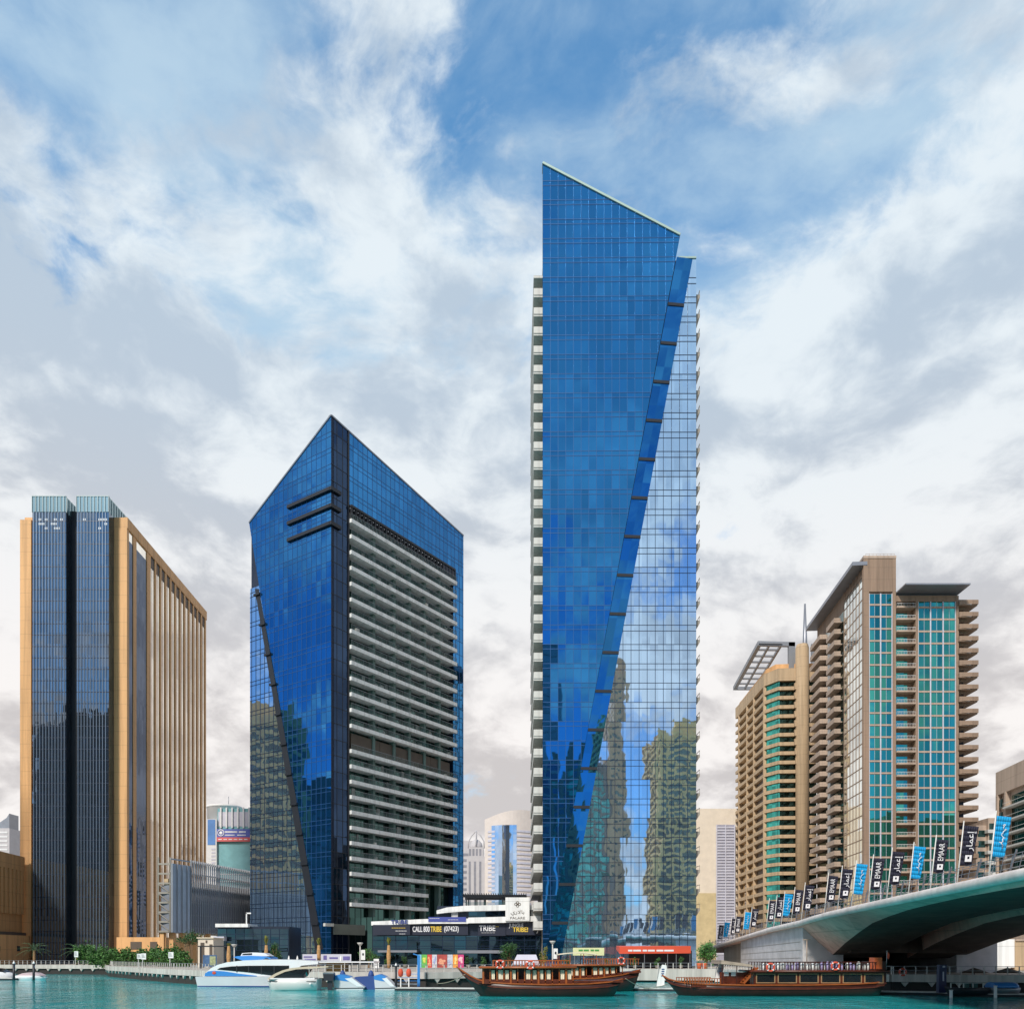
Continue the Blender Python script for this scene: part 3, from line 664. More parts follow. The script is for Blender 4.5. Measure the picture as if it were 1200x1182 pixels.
    mb = MB(); grid(mb, fl, [(0, zt), (17.2, zt), (17.2, 4), (0, 4)], -.08, frange(1, 17.5, 2.65), frange(6, zt - 3, FH), .3, .12, .3); build(mb, 'flank_frame', M_BROWN, t)
    mb = MB(); pane_poly(mb, fl, [(17.3, zt - 6), (L, zt - 6), (L, 6), (17.3, 6)], -.45, 2.3, FH, 30, 2); build(mb, 'flank_glazing', G_GREEN, t, recalc=False)
    for sa, sb, out in ((20, 28, 1.9), (33, 44, 2.4)):
        zz = zt - 8.5; mb = MB()
        mb.fbox(fl, sa, sb, -.4, out, zz - .3, zz); mb.fbox(fl, sa, sb, out - .2, out, zz, zz + 1.1); mb.fbox(fl, sa, sa + .2, 0, out - .2, zz, zz + 1.1); mb.fbox(fl, sb - .2, sb, 0, out - .2, zz, zz + 1.1)
        o = build(mb, 'flank_balcony', M_PINKB, t)
        for k in range(1, 28): dup_part(o, -FH * k)
    mb = MB(); mb.fbox(fl, 29, 32, -.4, .3, GZ, zt - 6); build(mb, 'flank_pier', M_OFFW, t)
    mb = MB(); mb.fbox(fl, -.1, L + 1, -1, 3.0, zt - .9, zt + .1); build(mb, 'eave', M_GREYM, t)
green_tower()

# ================================================================ golden balcony tower with the spire
def spire_tower():
    t = thing('spire_tower', 'golden beige balcony tower with a spire and an open roof frame', 'tower', (PX(915, 290), 295, GZ))
    P0 = (PX(865, 326), 326); P1 = (PX(895, 290), 290); P2 = (PX(912, 284), 284); P3 = (PX(957, 283), 283)
    zt = 101.0; FH = 10.72 * 287 / FPX; N = 31
    def shrink(d): return [(P0[0] + d, P0[1]), (P1[0] + d * .8, P1[1] + d * .7), (P2[0] + d * .1, P2[1] + d), (P3[0], P3[1] + d), (P3[0], 330), (P0[0] + d, 330)]
    mb = MB(); mb.prism(shrink(1.4), GZ, zt - 3); build(mb, 'wall', M_BRONZE, t)
    mb = MB(); mb.prism(shrink(0), zt - 4.2, zt); build(mb, 'parapet', M_BEIGE, t)
    mb = MB(); mb.prism([(p[0], p[1] + 1.5) for p in shrink(2)], zt, zt + 2.6); build(mb, 'attic_wall', M_TAN, t)
    zz = zt - 4.2 - FH; mb = MB(); mb.prism(shrink(0), zz, zz + 1.15); o = build(mb, 'floor_band', M_BEIGE, t)
    for k in range(1, N): dup_part(o, -FH * k)
    fls = FR(P0, (P1[0] - P0[0], P1[1] - P0[1])); L0 = (Vector(P1) - Vector(P0)).length
    fm = FR(P1, (P2[0] - P1[0], P2[1] - P1[1])); L1 = (Vector(P2) - Vector(P1)).length
    ff = FR(P2, (P3[0] - P2[0], P3[1] - P2[1]))
    zg = zt - 4.2
    mb = MB(); pane_poly(mb, fls, [(2, zg), (L0 - 3, zg), (L0 - 3, 5), (2, 5)], -1.2, 2.2, FH, 0, 2); build(mb, 'glazing', glass('gold_window_glass', (.62, .50, .32), k1=.05, var=.6), t, recalc=False)
    mb = MB(); pane_poly(mb, fm, [(.5, zg), (L1, zg), (L1, 5), (.5, 5)], -.7, 1.6, FH, 0, 2); build(mb, 'glazing', G_TEAL, t, recalc=False)
    mb = MB(); pane_poly(mb, ff, [(0, zg), (13, zg), (13, 5), (0, 5)], -1.2, 2.0, FH, 0, 2); build(mb, 'glazing', G_GREEN, t, recalc=False)
    for a in (.2, L0 * .35, L0 * .62, L0 - .6):
        mb = MB(); mb.fbox(fls, a, a + .7, -1.4, .12, GZ, zt - 4.2); build(mb, 'pier', M_BEIGE, t)
    # projecting balcony fronts that taper away downwards
    for k in range(N):
        a = 5.2 + 3.2 * max(0, k - 6) / 24.0 * 1.4; z = zt - 4.2 - FH * (k + 1)
        mb = MB(); mb.fbox(ff, a, 7.6 + .22 * max(0, k - 20), 0.02, .9, z - .1, z + 1.25); mb.fbox(ff, a, a + .9, 0.02, .85, z + 1.25, z + 2.0); build(mb, 'balcony', M_BEIGE, t)
    mb = MB(); xa, xb = PX(934, 282), PX(949, 282); mb.lathe(((xa + xb) / 2, 283.2, GZ), [(2.2, 0), (2.2, PZ(758, 282) - GZ), (1.9, PZ(754, 282) - GZ), (.1, PZ(754, 282) - GZ)], 20); build(mb, 'shaft', M_BEIGE, t)
    mb = MB(); xs = PX(944.5, 283); mb.tube([(xs, 284, PZ(768, 283)), (xs, 284, PZ(752, 283)), (xs, 284, PZ(706, 283))], [.95, .8, .3], 10); build(mb, 'spire', M_GREYM, t)
    # open roof frame
    M_FR = mat('roof_frame_grey', (.24, .25, .27), .5, .3, var=.05)
    xl, xr, yf, yb = PX(888, 288), PX(933, 286), 287, 336; zf = PZ(752, 288); mb = MB(); xl2 = PX(861, 336)
    mb.hexa([(xl, yf, zf - 1.5), (xr, yf, zf - 1.8), (xr, yf + 1.2, zf - 1.8), (xl, yf + 1.2, zf - 1.5), (xl, yf, zf), (xr, yf, zf - .4), (xr, yf + 1.2, zf - .4), (xl, yf + 1.2, zf)])
    mb.bar((xl + .4, yf, zf - .7), (xl2, yb, zf - .7), 1.3, 1.4); mb.bar((xl + 4, yf, zf - .9), (xl2 + 4, yb, zf - .9), .6, .8); mb.bar((xl + 8, yf, zf - .9), (xl2 + 8, yb, zf - .9), .7, .9); mb.bar((xl2, yb, zf - .7), (xr, yb, zf - .7), 1, 1.2)
    for k in range(9):
        q = k / 8.0; mb.bar((xl + (xl2 - xl) * q, yf + (yb - yf) * q, zf - .8), (xl + (xl2 - xl) * q + 8, yf + (yb - yf) * q, zf - .9), .9, .5)
    mb.box(xr - 2.2, xr, yf, yf + 1.2, zt - 3, zf - .4); mb.box(xr + 6.4, xr + 9.0, yf + 2, yf + 3, zt - 8, zf - .2)
    build(mb, 'roof_frame', M_FR, t)
    mb = MB(); mb.box(xr - 2, xr + 7, 290, 300, zt - 1, zt + 3.5); build(mb, 'plant_room', M_GREYM, t)
    mb = MB(); mb.box(PX(950, 284), PX(957, 284), 284.5, 320, GZ, zt - 6); build(mb, 'end_wall', M_BEIGE, t)
spire_tower()

# ================================================================ apartment block at the right edge, and the one behind it
def edge_block():
    t = thing('apartment_block', 'pinkish apartment block cut by the right edge, dark green windows', 'building', (118, 205, GZ))
    f = FR((PX(1168, 200), 200), (-.117, -.993), (-.993, .117)); zt = PZ(905, 200); FH = 15 * 200 / FPX
    A, B = f.pt(0, -.8, 0), f.pt(30, -.8, 0)
    mb = MB(); mb.prism([(A.x, A.y), (B.x, B.y), (B.x + 25, B.y), (A.x + 25, A.y)], GZ, zt - .3); build(mb, 'wall', M_PINKB, t)
    mb = MB(); mb.fbox(f, -.3, 30, -1, .1, zt - 5.5, zt); build(mb, 'parapet', M_PINKB, t)
    zz = zt - 9; mb = MB(); pane_poly(mb, f, [(6, zz + 2.4), (30, zz + 2.4), (30, zz), (6, zz)], -.7, 1.2, 3, 0, zz); pane_poly(mb, f, [(1.3, zz + 2.2), (3.2, zz + 2.2), (3.2, zz), (1.3, zz)], .02, 1, 3, 40, zz)
    o = build(mb, 'window', G_GREEN, t, recalc=False)
    g = MB(); g.fbox(f, 5, 30, -.7, .9, zz - .55, zz - .2); q = build(g, 'balcony', M_OFFW, t)
    h = MB(); h.fbox(f, 5, 30, .8, .88, zz + .6, zz + .68); build(h, 'railing', M_OFFW, q)
    for k in range(1, 8): dup_part(o, -FH * k); dup_part(q, -FH * k)
    for a in (0, 4.3):
        mb = MB(); mb.fbox(f, a, a + .8, -.9, .25, GZ, zt - 5.5); build(mb, 'pier', M_PINKB, t)
    t = thing('apartment_block', 'lower pinkish block with stepped balconies behind the nearest blue banner', 'building', (150, 262, GZ))
    x = lambda p: PX(p, 255); z = lambda p: PZ(p, 255)
    mb = MB(); mb.box(x(1146), x(1158), 256, 285, GZ, z(966)); mb.box(x(1158) + .02, x(1172), 255, 285, GZ, z(958)); build(mb, 'wall', M_PINKB, t)
    for k in range(9):
        zz = z(972) - k * 3.2; mb = MB(); mb.box(x(1156), x(1171), 254.2, 256, zz - 1.0, zz); build(mb, 'balcony', M_OFFW, t)
        f = FR((x(1147), 255.97), (1, 0)); mb = MB(); pane_poly(mb, f, [(.2, zz), (2.6, zz), (2.6, zz - 2), (.2, zz - 2)], .02, 1, 2, k * 3, 0)
        f2 = FR((x(1158), 254.97), (1, 0)); pane_poly(mb, f2, [(.3, zz + 2.0), (3.2, zz + 2.0), (3.2, zz + .1), (.3, zz + .1)], .0, 1, 2, k * 5, 0); build(mb, 'window', G_GREEN, t, recalc=False)
edge_block()

# ================================================================ background buildings
def background():
    D = 330; x = lambda p: PX(p, D); z = lambda p: PZ(p, D)
    t = thing('louvred_block', 'cream block with a lilac louvred front between glass tower and spire tower', 'building', (x(842), D, GZ))
    mb = MB(); mb.box(x(816), x(872), D + .2, D + 30, GZ, z(947)); build(mb, 'wall', mat('cream_render', (.66, .58, .48), .8, var=.06), t)
    mb = MB(); mb.box(x(816), x(839), D - .1, D + .15, GZ, z(1046)); build(mb, 'lower_wall', mat('straw_render', (.52, .42, .24), .8), t)
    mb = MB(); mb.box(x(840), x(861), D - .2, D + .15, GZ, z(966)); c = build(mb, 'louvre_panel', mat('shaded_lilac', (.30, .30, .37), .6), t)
    mb = MB()
    for k in range(46):
        zz = z(1118) + k * 1.13
        if zz < z(968): mb.box(x(840), x(861), D - .45, D - .22, zz, zz + .55)
    for p in (839.6, 850, 860.6): mb.box(x(p) - .2, x(p) + .2, D - .6, D - .46, GZ, z(966))
    build(mb, 'louvre', M_LILAC, c)
    D = 420; x = lambda p: PX(p, D); z = lambda p: PZ(p, D)
    t = thing('curved_tower', 'pale curved block with a sky blue glass middle, between the two glass towers', 'building', (x(597), D, GZ))
    n = 14; arc = []
    for k in range(n + 1):
        u = k / n; arc.append((x(568 + 58 * u), D - 5.0 * math.sin(math.pi * u)))
    M_PALE = mat('pale_stone', (.60, .54, .50), .8, var=.05)
    mb = MB(); i0 = 0
    for k in range(n):
        (xa, ya), (xb, yb) = arc[k], arc[k + 1]; za = z(960 - 10 * math.sin(min(1, (k) / n * 1.25) * math.pi / 2)); zb = z(960 - 10 * math.sin(min(1, (k + 1) / n * 1.25) * math.pi / 2))
        mb.hexa([(xa, ya, GZ), (xb, yb, GZ), (xb, D + 20, GZ), (xa, D + 20, GZ), (xa, ya, za), (xb, yb, zb), (xb, D + 20, zb), (xa, D + 20, za)])
    build(mb, 'wall', M_PALE, t)
    mb = MB()
    for k in range(2, 9):
        f = FR(arc[k], (arc[k + 1][0] - arc[k][0], arc[k + 1][1] - arc[k][1])); L = (Vector(arc[k + 1]) - Vector(arc[k])).length
        pane_poly(mb, f, [(0, z(968)), (L, z(968)), (L, 3), (0, 3)], .15, 2, 3.4, k * 7, 0)
    build(mb, 'glazing', G_SKYB, t, recalc=False)
    for ks in ((1, 2), (9, 10, 11, 12)):
        mb = MB()
        for k in ks:
            f = FR(arc[k], (arc[k + 1][0] - arc[k][0], arc[k + 1][1] - arc[k][1])); L = (Vector(arc[k + 1]) - Vector(arc[k])).length
            mb.fbox(f, 0, L, .02, .3, 4, 5.0)
        o = build(mb, 'window_band', M_LILAC, t)
        for q in range(1, 28): dup_part(o, 2.25 * q)
    D = 460; x = lambda p: PX(p, D); z = lambda p: PZ(p, D); M_PG = mat('pale_grey_stone', (.46, .44, .45), .8, var=.05); M_DG = mat('window_grey', (.22, .22, .25), .7)  # pale grey walls, darker grey window strips
    t = thing('domed_tower', 'slim grey tower with an open pointed dome between the glass towers', 'tower', (x(557), D, GZ))
    mb = MB(); mb.box(x(547), x(568), D, D + 12, GZ, z(1003)); mb.box(x(549), x(566), D + 1, D + 11, z(1003), z(992)); build(mb, 'wall', M_PG, t)
    mb = MB()
    for p in (549.2, 555.3, 561.5):
        mb.box(x(p), x(p + 2.5), D - .08, D - .02, GZ, z(1009))
    for p in (549.5, 553.5, 557.5, 561.5): mb.box(x(p), x(p + 2.4), D + .9, D + .96, z(1002), z(994))
    build(mb, 'window_strip', M_DG, t)
    cx = x(557.5); mb = MB(); mb.lathe((cx, D + 6, z(992)), [(3.6, 0), (3.6, 1), (3.2, 2.6), (2.0, 4.2), (.2, 5.2)], 12); build(mb, 'dome', M_PG, t)
    mb = MB()
    for sx in (-1, 1):
        mb.tube([(cx + sx * 4.4, D + 6, z(992)), (cx + sx * 4.3, D + 6, z(984)), (cx + sx * 2.5, D + 6, z(977)), (cx, D + 6, z(971))], .35, 6)
        mb.tube([(cx, D + 6 + sx * 4.2, z(992)), (cx, D + 6 + sx * 4.0, z(984)), (cx, D + 6 + sx * 2.5, z(977)), (cx, D + 6, z(971))], .35, 6)
    build(mb, 'dome_rib', M_PG, t)
    t = thing('slab_block', 'pale slab block just right of the pointed tower, mostly hidden', 'building', (x(541), D + 30, GZ))
    mb = MB(); mb.box(x(530), x(547) + 1.6, D + 30, D + 45, GZ, z(976)); b = build(mb, 'wall', M_PG, t); mb = MB()
    for k in range(18): mb.box(x(532), x(547) + 1, D + 29.8, D + 29.97, 4 + k * 3.4, 5.4 + k * 3.4)
    build(mb, 'window_band', M_DG, t)
    D = 300; x = lambda p: PX(p, D); z = lambda p: PZ(p, D)
    t = thing('banner_building', 'pale turquoise building with a blue and red banner left of the pointed tower', 'building', (x(268), D, GZ))
    M_TQ = mat('turquoise_panel', (.22, .46, .50), .3, .2, var=.1); M_PW = mat('pale_white_render', (.66, .66, .66), .8, var=.04)
    mb = MB(); mb.box(x(255), x(310), D, D + 25, GZ, z(947)); b = build(mb, 'wall', M_TQ, t)
    mb = MB()
    for k in range(12): mb.box(x(255) + .1, x(309), D - .12, D - .02, 4 + k * 2.6, 4.3 + k * 2.6)
    build(mb, 'floor_line', M_PW, t)
    for k in range(8):
        mb = MB(); p = 258.5 + 6.6 * k; mb.box(x(p), x(p + 1.6), D - .6, D - .14, z(970), z(946)); build(mb, 'fin', M_PW, t)
    mb = MB(); mb.box(x(256), x(309), D - .1, D - .03, z(968), z(951)); build(mb, 'dark_glazing', M_LILAC, t)
    mb = MB(); mb.box(x(241), x(255) - .02, D - 1, D + 20, GZ, z(960)); w = build(mb, 'side_wall', M_PW, t)
    mb = MB(); mb.box(x(244.5), x(253.5), D - 1.1, D - 1.03, z(990), z(960.5)); build(mb, 'blue_panel', mat('blue_panel', (.09, .22, .50), .5), w)
    mb = MB()
    for k in range(10): mb.box(x(249), x(253.5), D - 1.08, D - 1.02, z(996 + 4 * k), z(994 + 4 * k))
    build(mb, 'window', M_LILAC, w)
    mb = MB(); mb.lathe((x(254), D + 8, z(960)), [(6, 0), (6, 5.2), (6.3, 5.3), (6.3, 6.0), (5.8, 6.1)], 24); build(mb, 'drum', M_PW, t)
    mb = MB(); mb.tube([(x(259), D + 8, z(940)), (x(259), D + 8, z(928))], .12, 6); build(mb, 'mast', M_GREYM, t)
    t = thing('rooftop_banner', 'blue banner over a red strip with white lettering on the turquoise building', 'sign', (x(280), D - .8, z(980)))
    mb = MB(); mb.box(x(255), x(310), D - .95, D - .75, z(981), z(971.5)); build(mb, 'board', mat('banner_blue', (.10, .13, .42), .6, var=.03), t)
    mb = MB(); mb.box(x(255), x(310), D - .95, D - .75, z(986), z(981) - .02); build(mb, 'red_strip', mat('banner_red', (.62, .12, .12), .6, var=.03), t)
    mb = MB(); mb.torus((x(260), D - 1.0, z(976)), 1.1, .18, 'y', 20, 6); mb.ball((x(260), D - 1.0, z(976)), .6, .08, .6)
    for k, (p, q) in enumerate(((264.5, 279), (281, 289), (264.5, 276), (279, 289))): mb.box(x(p), x(q), D - 1.0, D - .96, z(975.6 if k < 2 else 979), z(974 if k < 2 else 978))
    for k in range(6): mb.box(x(257 + 6 * k), x(261 + 6 * k), D - 1.0, D - .96, z(984), z(983))
    build(mb, 'lettering', M_WHITE, t)
    D = 420; x = lambda p: PX(p, D); z = lambda p: PZ(p, D)
    t = thing('pointed_block', 'distant pale block with a slanting top at the left edge', 'building', (x(4), D, GZ))
    mb = MB(); mb.box(x(-30), x(11), D, D + 20, GZ, z(970)); build(mb, 'wall', M_PG, t); mb = MB()
    mb.extr([(x(-14), D + 2, z(970)), (x(8), D + 2, z(970)), (x(8), D + 2, z(952)), (x(5), D + 2, z(957))], (0, 8, 0)); build(mb, 'roof_blade', M_GREYM, t)
    mb = MB()
    for k in range(10): mb.box(x(-28), x(9), D - .15, D - .02, z(976 + 5 * k), z(974 + 5 * k))
    build(mb, 'balcony_band', M_PW, t)
background()

# ================================================================ towers of the near bank: seen only mirrored in the glass
def near_tower(name, label, x0, x1, y0, y1, h, wall, gl, fh=3.4, bay=4.0, band=1.2, cat='tower'):
    t = thing(name, label, cat, ((x0 + x1) / 2, (y0 + y1) / 2, GZ))
    mb = MB(); mb.box(x0 + .6, x1 - .6, y0 + .6, y1 - .6, GZ, h - .5); mb.box(x0 + (x1 - x0) * .25, x1 - (x1 - x0) * .25, y0 + 3, y1 - 3, h - .5, h + 5); build(mb, 'wall', wall, t)
    mb = MB()
    for f, L in ((FR((x0, y0 + .5), (1, 0)), x1 - x0), (FR((x1, y1 - .5), (-1, 0)), x1 - x0), (FR((x1 - .5, y0), (0, 1)), y1 - y0), (FR((x0 + .5, y1), (0, -1)), y1 - y0)):
        pane_poly(mb, f, [(1, h - 4), (L - 1, h - 4), (L - 1, 4), (1, 4)], 0, bay / 2, fh, 0, 2)
    build(mb, 'glazing', gl, t, recalc=False)
    zz = h - fh; mb = MB(); mb.box(x0, x1, y0, y1, zz, zz + band); o = build(mb, 'floor_band', wall, t)
    for k in range(1, int((h - 8) / fh)): dup_part(o, -fh * k)
    mb = MB()
    st = (x1 - x0) / max(2, round((x1 - x0) / (bay * 2)))
    for a in frange(x0 + st, x1 - .5, st): mb.box(a - .35, a + .35, y0 - .1, y1 + .1, GZ, h)
    for a in frange(y0 + (y1 - y0) / 3, y1 - 1, (y1 - y0) / 3): mb.box(x0 - .1, x1 + .1, a - .35, a + .35, GZ, h)
    for a in (x0, x1 - 1.2):
        for q in (y0, y1 - 1.2): mb.box(a - .12, a + 1.32, q - .12, q + 1.32, GZ, h)
    build(mb, 'pier', wall, t)
near_tower('tan_tower', 'tan balcony tower of the near bank mirrored at the foot of the tallest tower', 60, 96, -85, -60, 97, mat('golden_render', (.86, .56, .18), .8, var=.1), G_GREEN, 3.1, 3.2, 1.1)
near_tower('slim_tower', 'slim green glazed tower of the near bank mirrored in the tallest tower', 14, 40, -80, -60, 84, M_BROWN, G_TEAL, 3.4, 3.6, .8)
near_tower('stone_pylon_tower', 'narrow tan stair tower of the near bank mirrored beside a strip of sky', 40.5, 47, -80, -60, 121, M_TAN, G_GREEN, 3.4, 3, 2.2)
near_tower('grey_tower', 'dark grey tower of the near bank mirrored in the tallest tower', -12, 12.5, -90, -62, 134, M_GREYM, G_OFFICE, 3.5, 3.2, .9)
near_tower('brown_tower', 'brown tower of the near bank mirrored in the pointed tower', -168, -140, 158, 180, 80, mat('umber_render', (.72, .44, .15), .8, var=.15), G_GREEN, 3.3, 3.4, 1.2)
near_tower('slate_tower', 'slate dark tower of the near bank mirrored in the office tower', -265, -205, -100, -62, 132, M_SLATE, G_NAVY, 3.6, 4, .9)
near_tower('low_block', 'low dark block of the near bank mirrored behind the pointed tower', -190, -172, 118, 196, 62, M_SLATE, G_DARK, 3.6, 4, .9)
# ================================================================ setting: water, land, quay
def struct(mb, name, m): return tag(build(mb, name, m), kind='structure')
def water_mat():
    m = bpy.data.materials.new('marina_water'); m.use_nodes = True; nt = m.node_tree; L = nt.links.new; b = nt.nodes['Principled BSDF']
    tc = N(nt, 'ShaderNodeTexCoord'); mp = N(nt, 'ShaderNodeMapping'); mp.inputs['Scale'].default_value = (1, .55, 1); L(tc.outputs['Object'], mp.inputs[0])
    n0 = N(nt, 'ShaderNodeTexNoise', i_Scale=.06, i_Detail=3.0); L(tc.outputs['Object'], n0.inputs['Vector'])
    L(MIX(nt, RAMP(nt, n0.outputs['Fac'], .35, .65), (.015, .26, .275), (.02, .44, .46)), b.inputs['Base Color'])
    b.inputs['Roughness'].default_value = .06; b.inputs['IOR'].default_value = 1.33; b.inputs['Specular IOR Level'].default_value = .15
    h = None
    for sc, de, am in ((.35, 2, 1.0), (1.3, 3, .45), (4.5, 3, .12)):
        n = N(nt, 'ShaderNodeTexNoise', i_Scale=sc, i_Detail=float(de), i_Distortion=.4); L(mp.outputs[0], n.inputs['Vector'])
        v = M2(nt, 'MULTIPLY', n.outputs['Fac'], am); h = v if h is None else M2(nt, 'ADD', h, v)
    bp = N(nt, 'ShaderNodeBump', i_Strength=1.0, i_Distance=.15); L(h, bp.inputs['Height']); L(bp.outputs[0], b.inputs['Normal'])
    return m
mb = MB(); mb.face([(-4000, -4000, 0), (4000, -4000, 0), (4000, 4000, 0), (-4000, 4000, 0)]); struct(mb, 'water', water_mat())
EDGE = [(-500, 176), (PX(-60, 176), 176), (PX(126, 168), 168), (PX(129, 152), 152), (PX(160, 136), 136), (PX(200, 120), 120), (PX(240, 110), 110), (PX(330, 104), 104), (PX(500, 99), 99), (PX(590, 104), 104), (PX(690, 123), 123), (PX(845, 122), 122), (PX(895, 104), 104), (PX(1045, 88), 88), (PX(1300, 84), 84), (300, 84)]
M_PAVE = mat('promenade_paving', (.40, .36, .31), .85, var=.15, vscale=.6, bump=.1)
mb = MB(); mb.prism(EDGE + [(900, 84), (3500, 84), (3500, 3500), (-3500, 3500), (-3500, 176)], -3, GZ); struct(mb, 'promenade', M_PAVE)
mb = MB(); mb.prism([(-3500, -40), (-3500, -3500), (3500, -3500), (3500, -40)], -3, GZ); struct(mb, 'near_bank', M_PAVE)
# pale quay coping with a shadow gap and rounded fender arches under it
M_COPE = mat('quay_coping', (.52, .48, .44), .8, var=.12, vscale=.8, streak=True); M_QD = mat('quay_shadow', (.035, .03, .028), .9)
mb = MB(); md = MB()
for k in range(1, len(EDGE) - 2):
    a, b = Vector(EDGE[k]), Vector(EDGE[k + 1]); f = FR(a, b - a); L = (b - a).length
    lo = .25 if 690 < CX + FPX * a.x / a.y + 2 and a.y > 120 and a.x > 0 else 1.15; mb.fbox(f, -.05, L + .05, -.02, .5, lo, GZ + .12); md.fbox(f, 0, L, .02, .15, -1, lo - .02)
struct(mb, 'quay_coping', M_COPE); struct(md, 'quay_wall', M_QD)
mb = MB(); ma = MB()
for k in range(1, len(EDGE) - 2):
    a, b = Vector(EDGE[k]), Vector(EDGE[k + 1]); f = FR(a, b - a); L = (b - a).length
    for s in frange(1.2, L - 1, 2.6): mb.extr([f.pt(s - .35, .15, 1.1), f.pt(s + .35, .15, 1.1), f.pt(s, .15, .65)], f.n.to_3d() * .3)
struct(mb, 'quay_bracket', M_COPE)
# ================================================================ bridge on the right
def ex(Y): return 24.5 + .104 * Y
BZ = [(-60, 7.6), (0, 8.6), (30, 8.9), (48, 8.92), (58, 8.85), (65, 8.77), (77, 8.66), (93, 8.46), (102, 8.1), (119, 7.85), (143, 7.1), (174, 6.0), (200, 5.0)]
def lerp(tab, v):
    for (a, p), (b, q) in zip(tab, tab[1:]):
        if v <= b: return p + (q - p) * (v - a) / (b - a)
    return tab[-1][1]
def bz(Y): return lerp(BZ, Y)
def inset(Y): return .5 + 3.9 * min(1, max(0, (Y - 50) / 55))
def soff(Y): return lerp([(-60, 6.9), (20, 7.9), (60, 8.05), (66, 8.0), (75, 7.75), (84, 7.15), (94, 5.75), (105, 3.6)], Y)
BW = 25.0
def bridge():
    t = thing('road_bridge', 'pale concrete road bridge with a dark arched underside crossing to the far bank', 'bridge', (50, 80, 0))
    ys = [-60, -20, 10, 30, 40, 48, 54, 60, 66, 72, 78, 84, 90, 96, 102, 110, 120, 135, 150, 174, 200]
    mb = MB(); secs = []
    for Y in ys:
        x, z = ex(Y), bz(Y); secs.append([(x + .4, Y, z - .12), (x + BW - .4, Y, z - .12), (x + BW - .4, Y, z - .6), (x + .4, Y, z - .6)])
    mb.ring(secs, smooth=False); build(mb, 'deck', M_CONC, t)
    for side in (0, 1):
        mb = MB(); secs = []
        for Y in ys:
            x, z = ex(Y) + side * (BW), bz(Y); r = .36; secs.append([(x + r * .8 * math.cos(a), Y, z - .28 + r * math.sin(a)) for a in [2 * math.pi * k / 12 for k in range(12)]])
        mb.ring(secs); build(mb, 'edge_beam', mat('pale_edge_concrete', (.62, .55, .52), .7, var=.16, vscale=.8), t)
    # two arched box girders, their flanks leaning inwards
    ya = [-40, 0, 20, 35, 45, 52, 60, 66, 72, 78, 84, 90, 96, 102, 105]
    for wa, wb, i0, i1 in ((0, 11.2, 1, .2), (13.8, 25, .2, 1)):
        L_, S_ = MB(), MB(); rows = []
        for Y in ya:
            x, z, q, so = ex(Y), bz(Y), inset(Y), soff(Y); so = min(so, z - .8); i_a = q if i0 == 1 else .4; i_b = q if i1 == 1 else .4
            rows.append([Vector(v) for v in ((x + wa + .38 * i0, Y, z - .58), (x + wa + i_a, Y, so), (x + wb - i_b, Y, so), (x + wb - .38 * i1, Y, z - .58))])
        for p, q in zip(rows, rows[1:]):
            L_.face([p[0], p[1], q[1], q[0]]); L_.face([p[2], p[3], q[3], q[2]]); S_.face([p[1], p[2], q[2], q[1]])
        g = build(L_, 'arch_girder', M_CONC, t, recalc=False); build(S_, 'soffit', mat('shade_dark_concrete', (.070, .050, .040), .9, var=.3, vscale=.4, streak=True), g, recalc=False)  # soffit colour darkened to carry the shade of the underside
    # abutment: the tall side wall and its front
    M_BM = mat('board_marked_concrete', (.47, .46, .47), .8, var=.14, vscale=.5, bump=.2, bscale=3)
    mb = MB(); P = []
    for Y in (103, 120, 148): x = ex(Y) + .55; P.append([(x, Y, .3), (x + 5, Y, .3), (x + 5, Y, bz(Y) - .55), (x, Y, bz(Y) - .55)])
    mb.ring(P, smooth=False); build(mb, 'abutment', M_BM, t)
    mb = MB(); P = []
    for Y in (103, 120, 148): x = ex(Y) + BW - 5.5; P.append([(x, Y, .3), (x + 5, Y, .3), (x + 5, Y, bz(Y) - .55), (x, Y, bz(Y) - .55)])
    mb.ring(P, smooth=False); build(mb, 'abutment', M_BM, t)
    mb = MB(); mb.box(ex(126) + 5.7, ex(126) + BW - 5.7, 126, 127, GZ, bz(126) - .6); build(mb, 'back_wall', mat('shade_dark_concrete', (.075, .068, .055), .9), t)  # shade under the deck is put into this dark wall colour
    mb = MB(); P = []
    for Y in (100, 126): P.append([(ex(Y) + 5.6, Y, soff(100) if 0 else 4.2), (ex(Y) + BW - 5.6, Y, 4.2), (ex(Y) + BW - 5.6, Y, bz(Y) - .62), (ex(Y) + 5.6, Y, bz(Y) - .62)])
    mb.ring(P, smooth=False); build(mb, 'springing_block', mat('shade_dark_concrete', (.075, .068, .055), .9), t)  # same dark tone, under-bridge shade held in the colour
    mb = MB()
    for z in (2.6, 3.6, 4.6, 5.6): mb.bar((ex(104) + .53, 104, z), (ex(147) + .53, 147, z - .5), .02, .05)
    build(mb, 'board_joint', M_TAUPE, t)
    mb = MB(); P = []
    for Y in (148.02, 175): P.append([(ex(Y) + 1.6, Y, .5), (ex(Y) + BW - 2, Y, .5), (ex(Y) + BW - 2, Y, bz(Y) - .6), (ex(Y) + 1.6, Y, bz(Y) - .6)])
    mb.ring(P, smooth=False); build(mb, 'wing_wall', M_TAUPE, t)
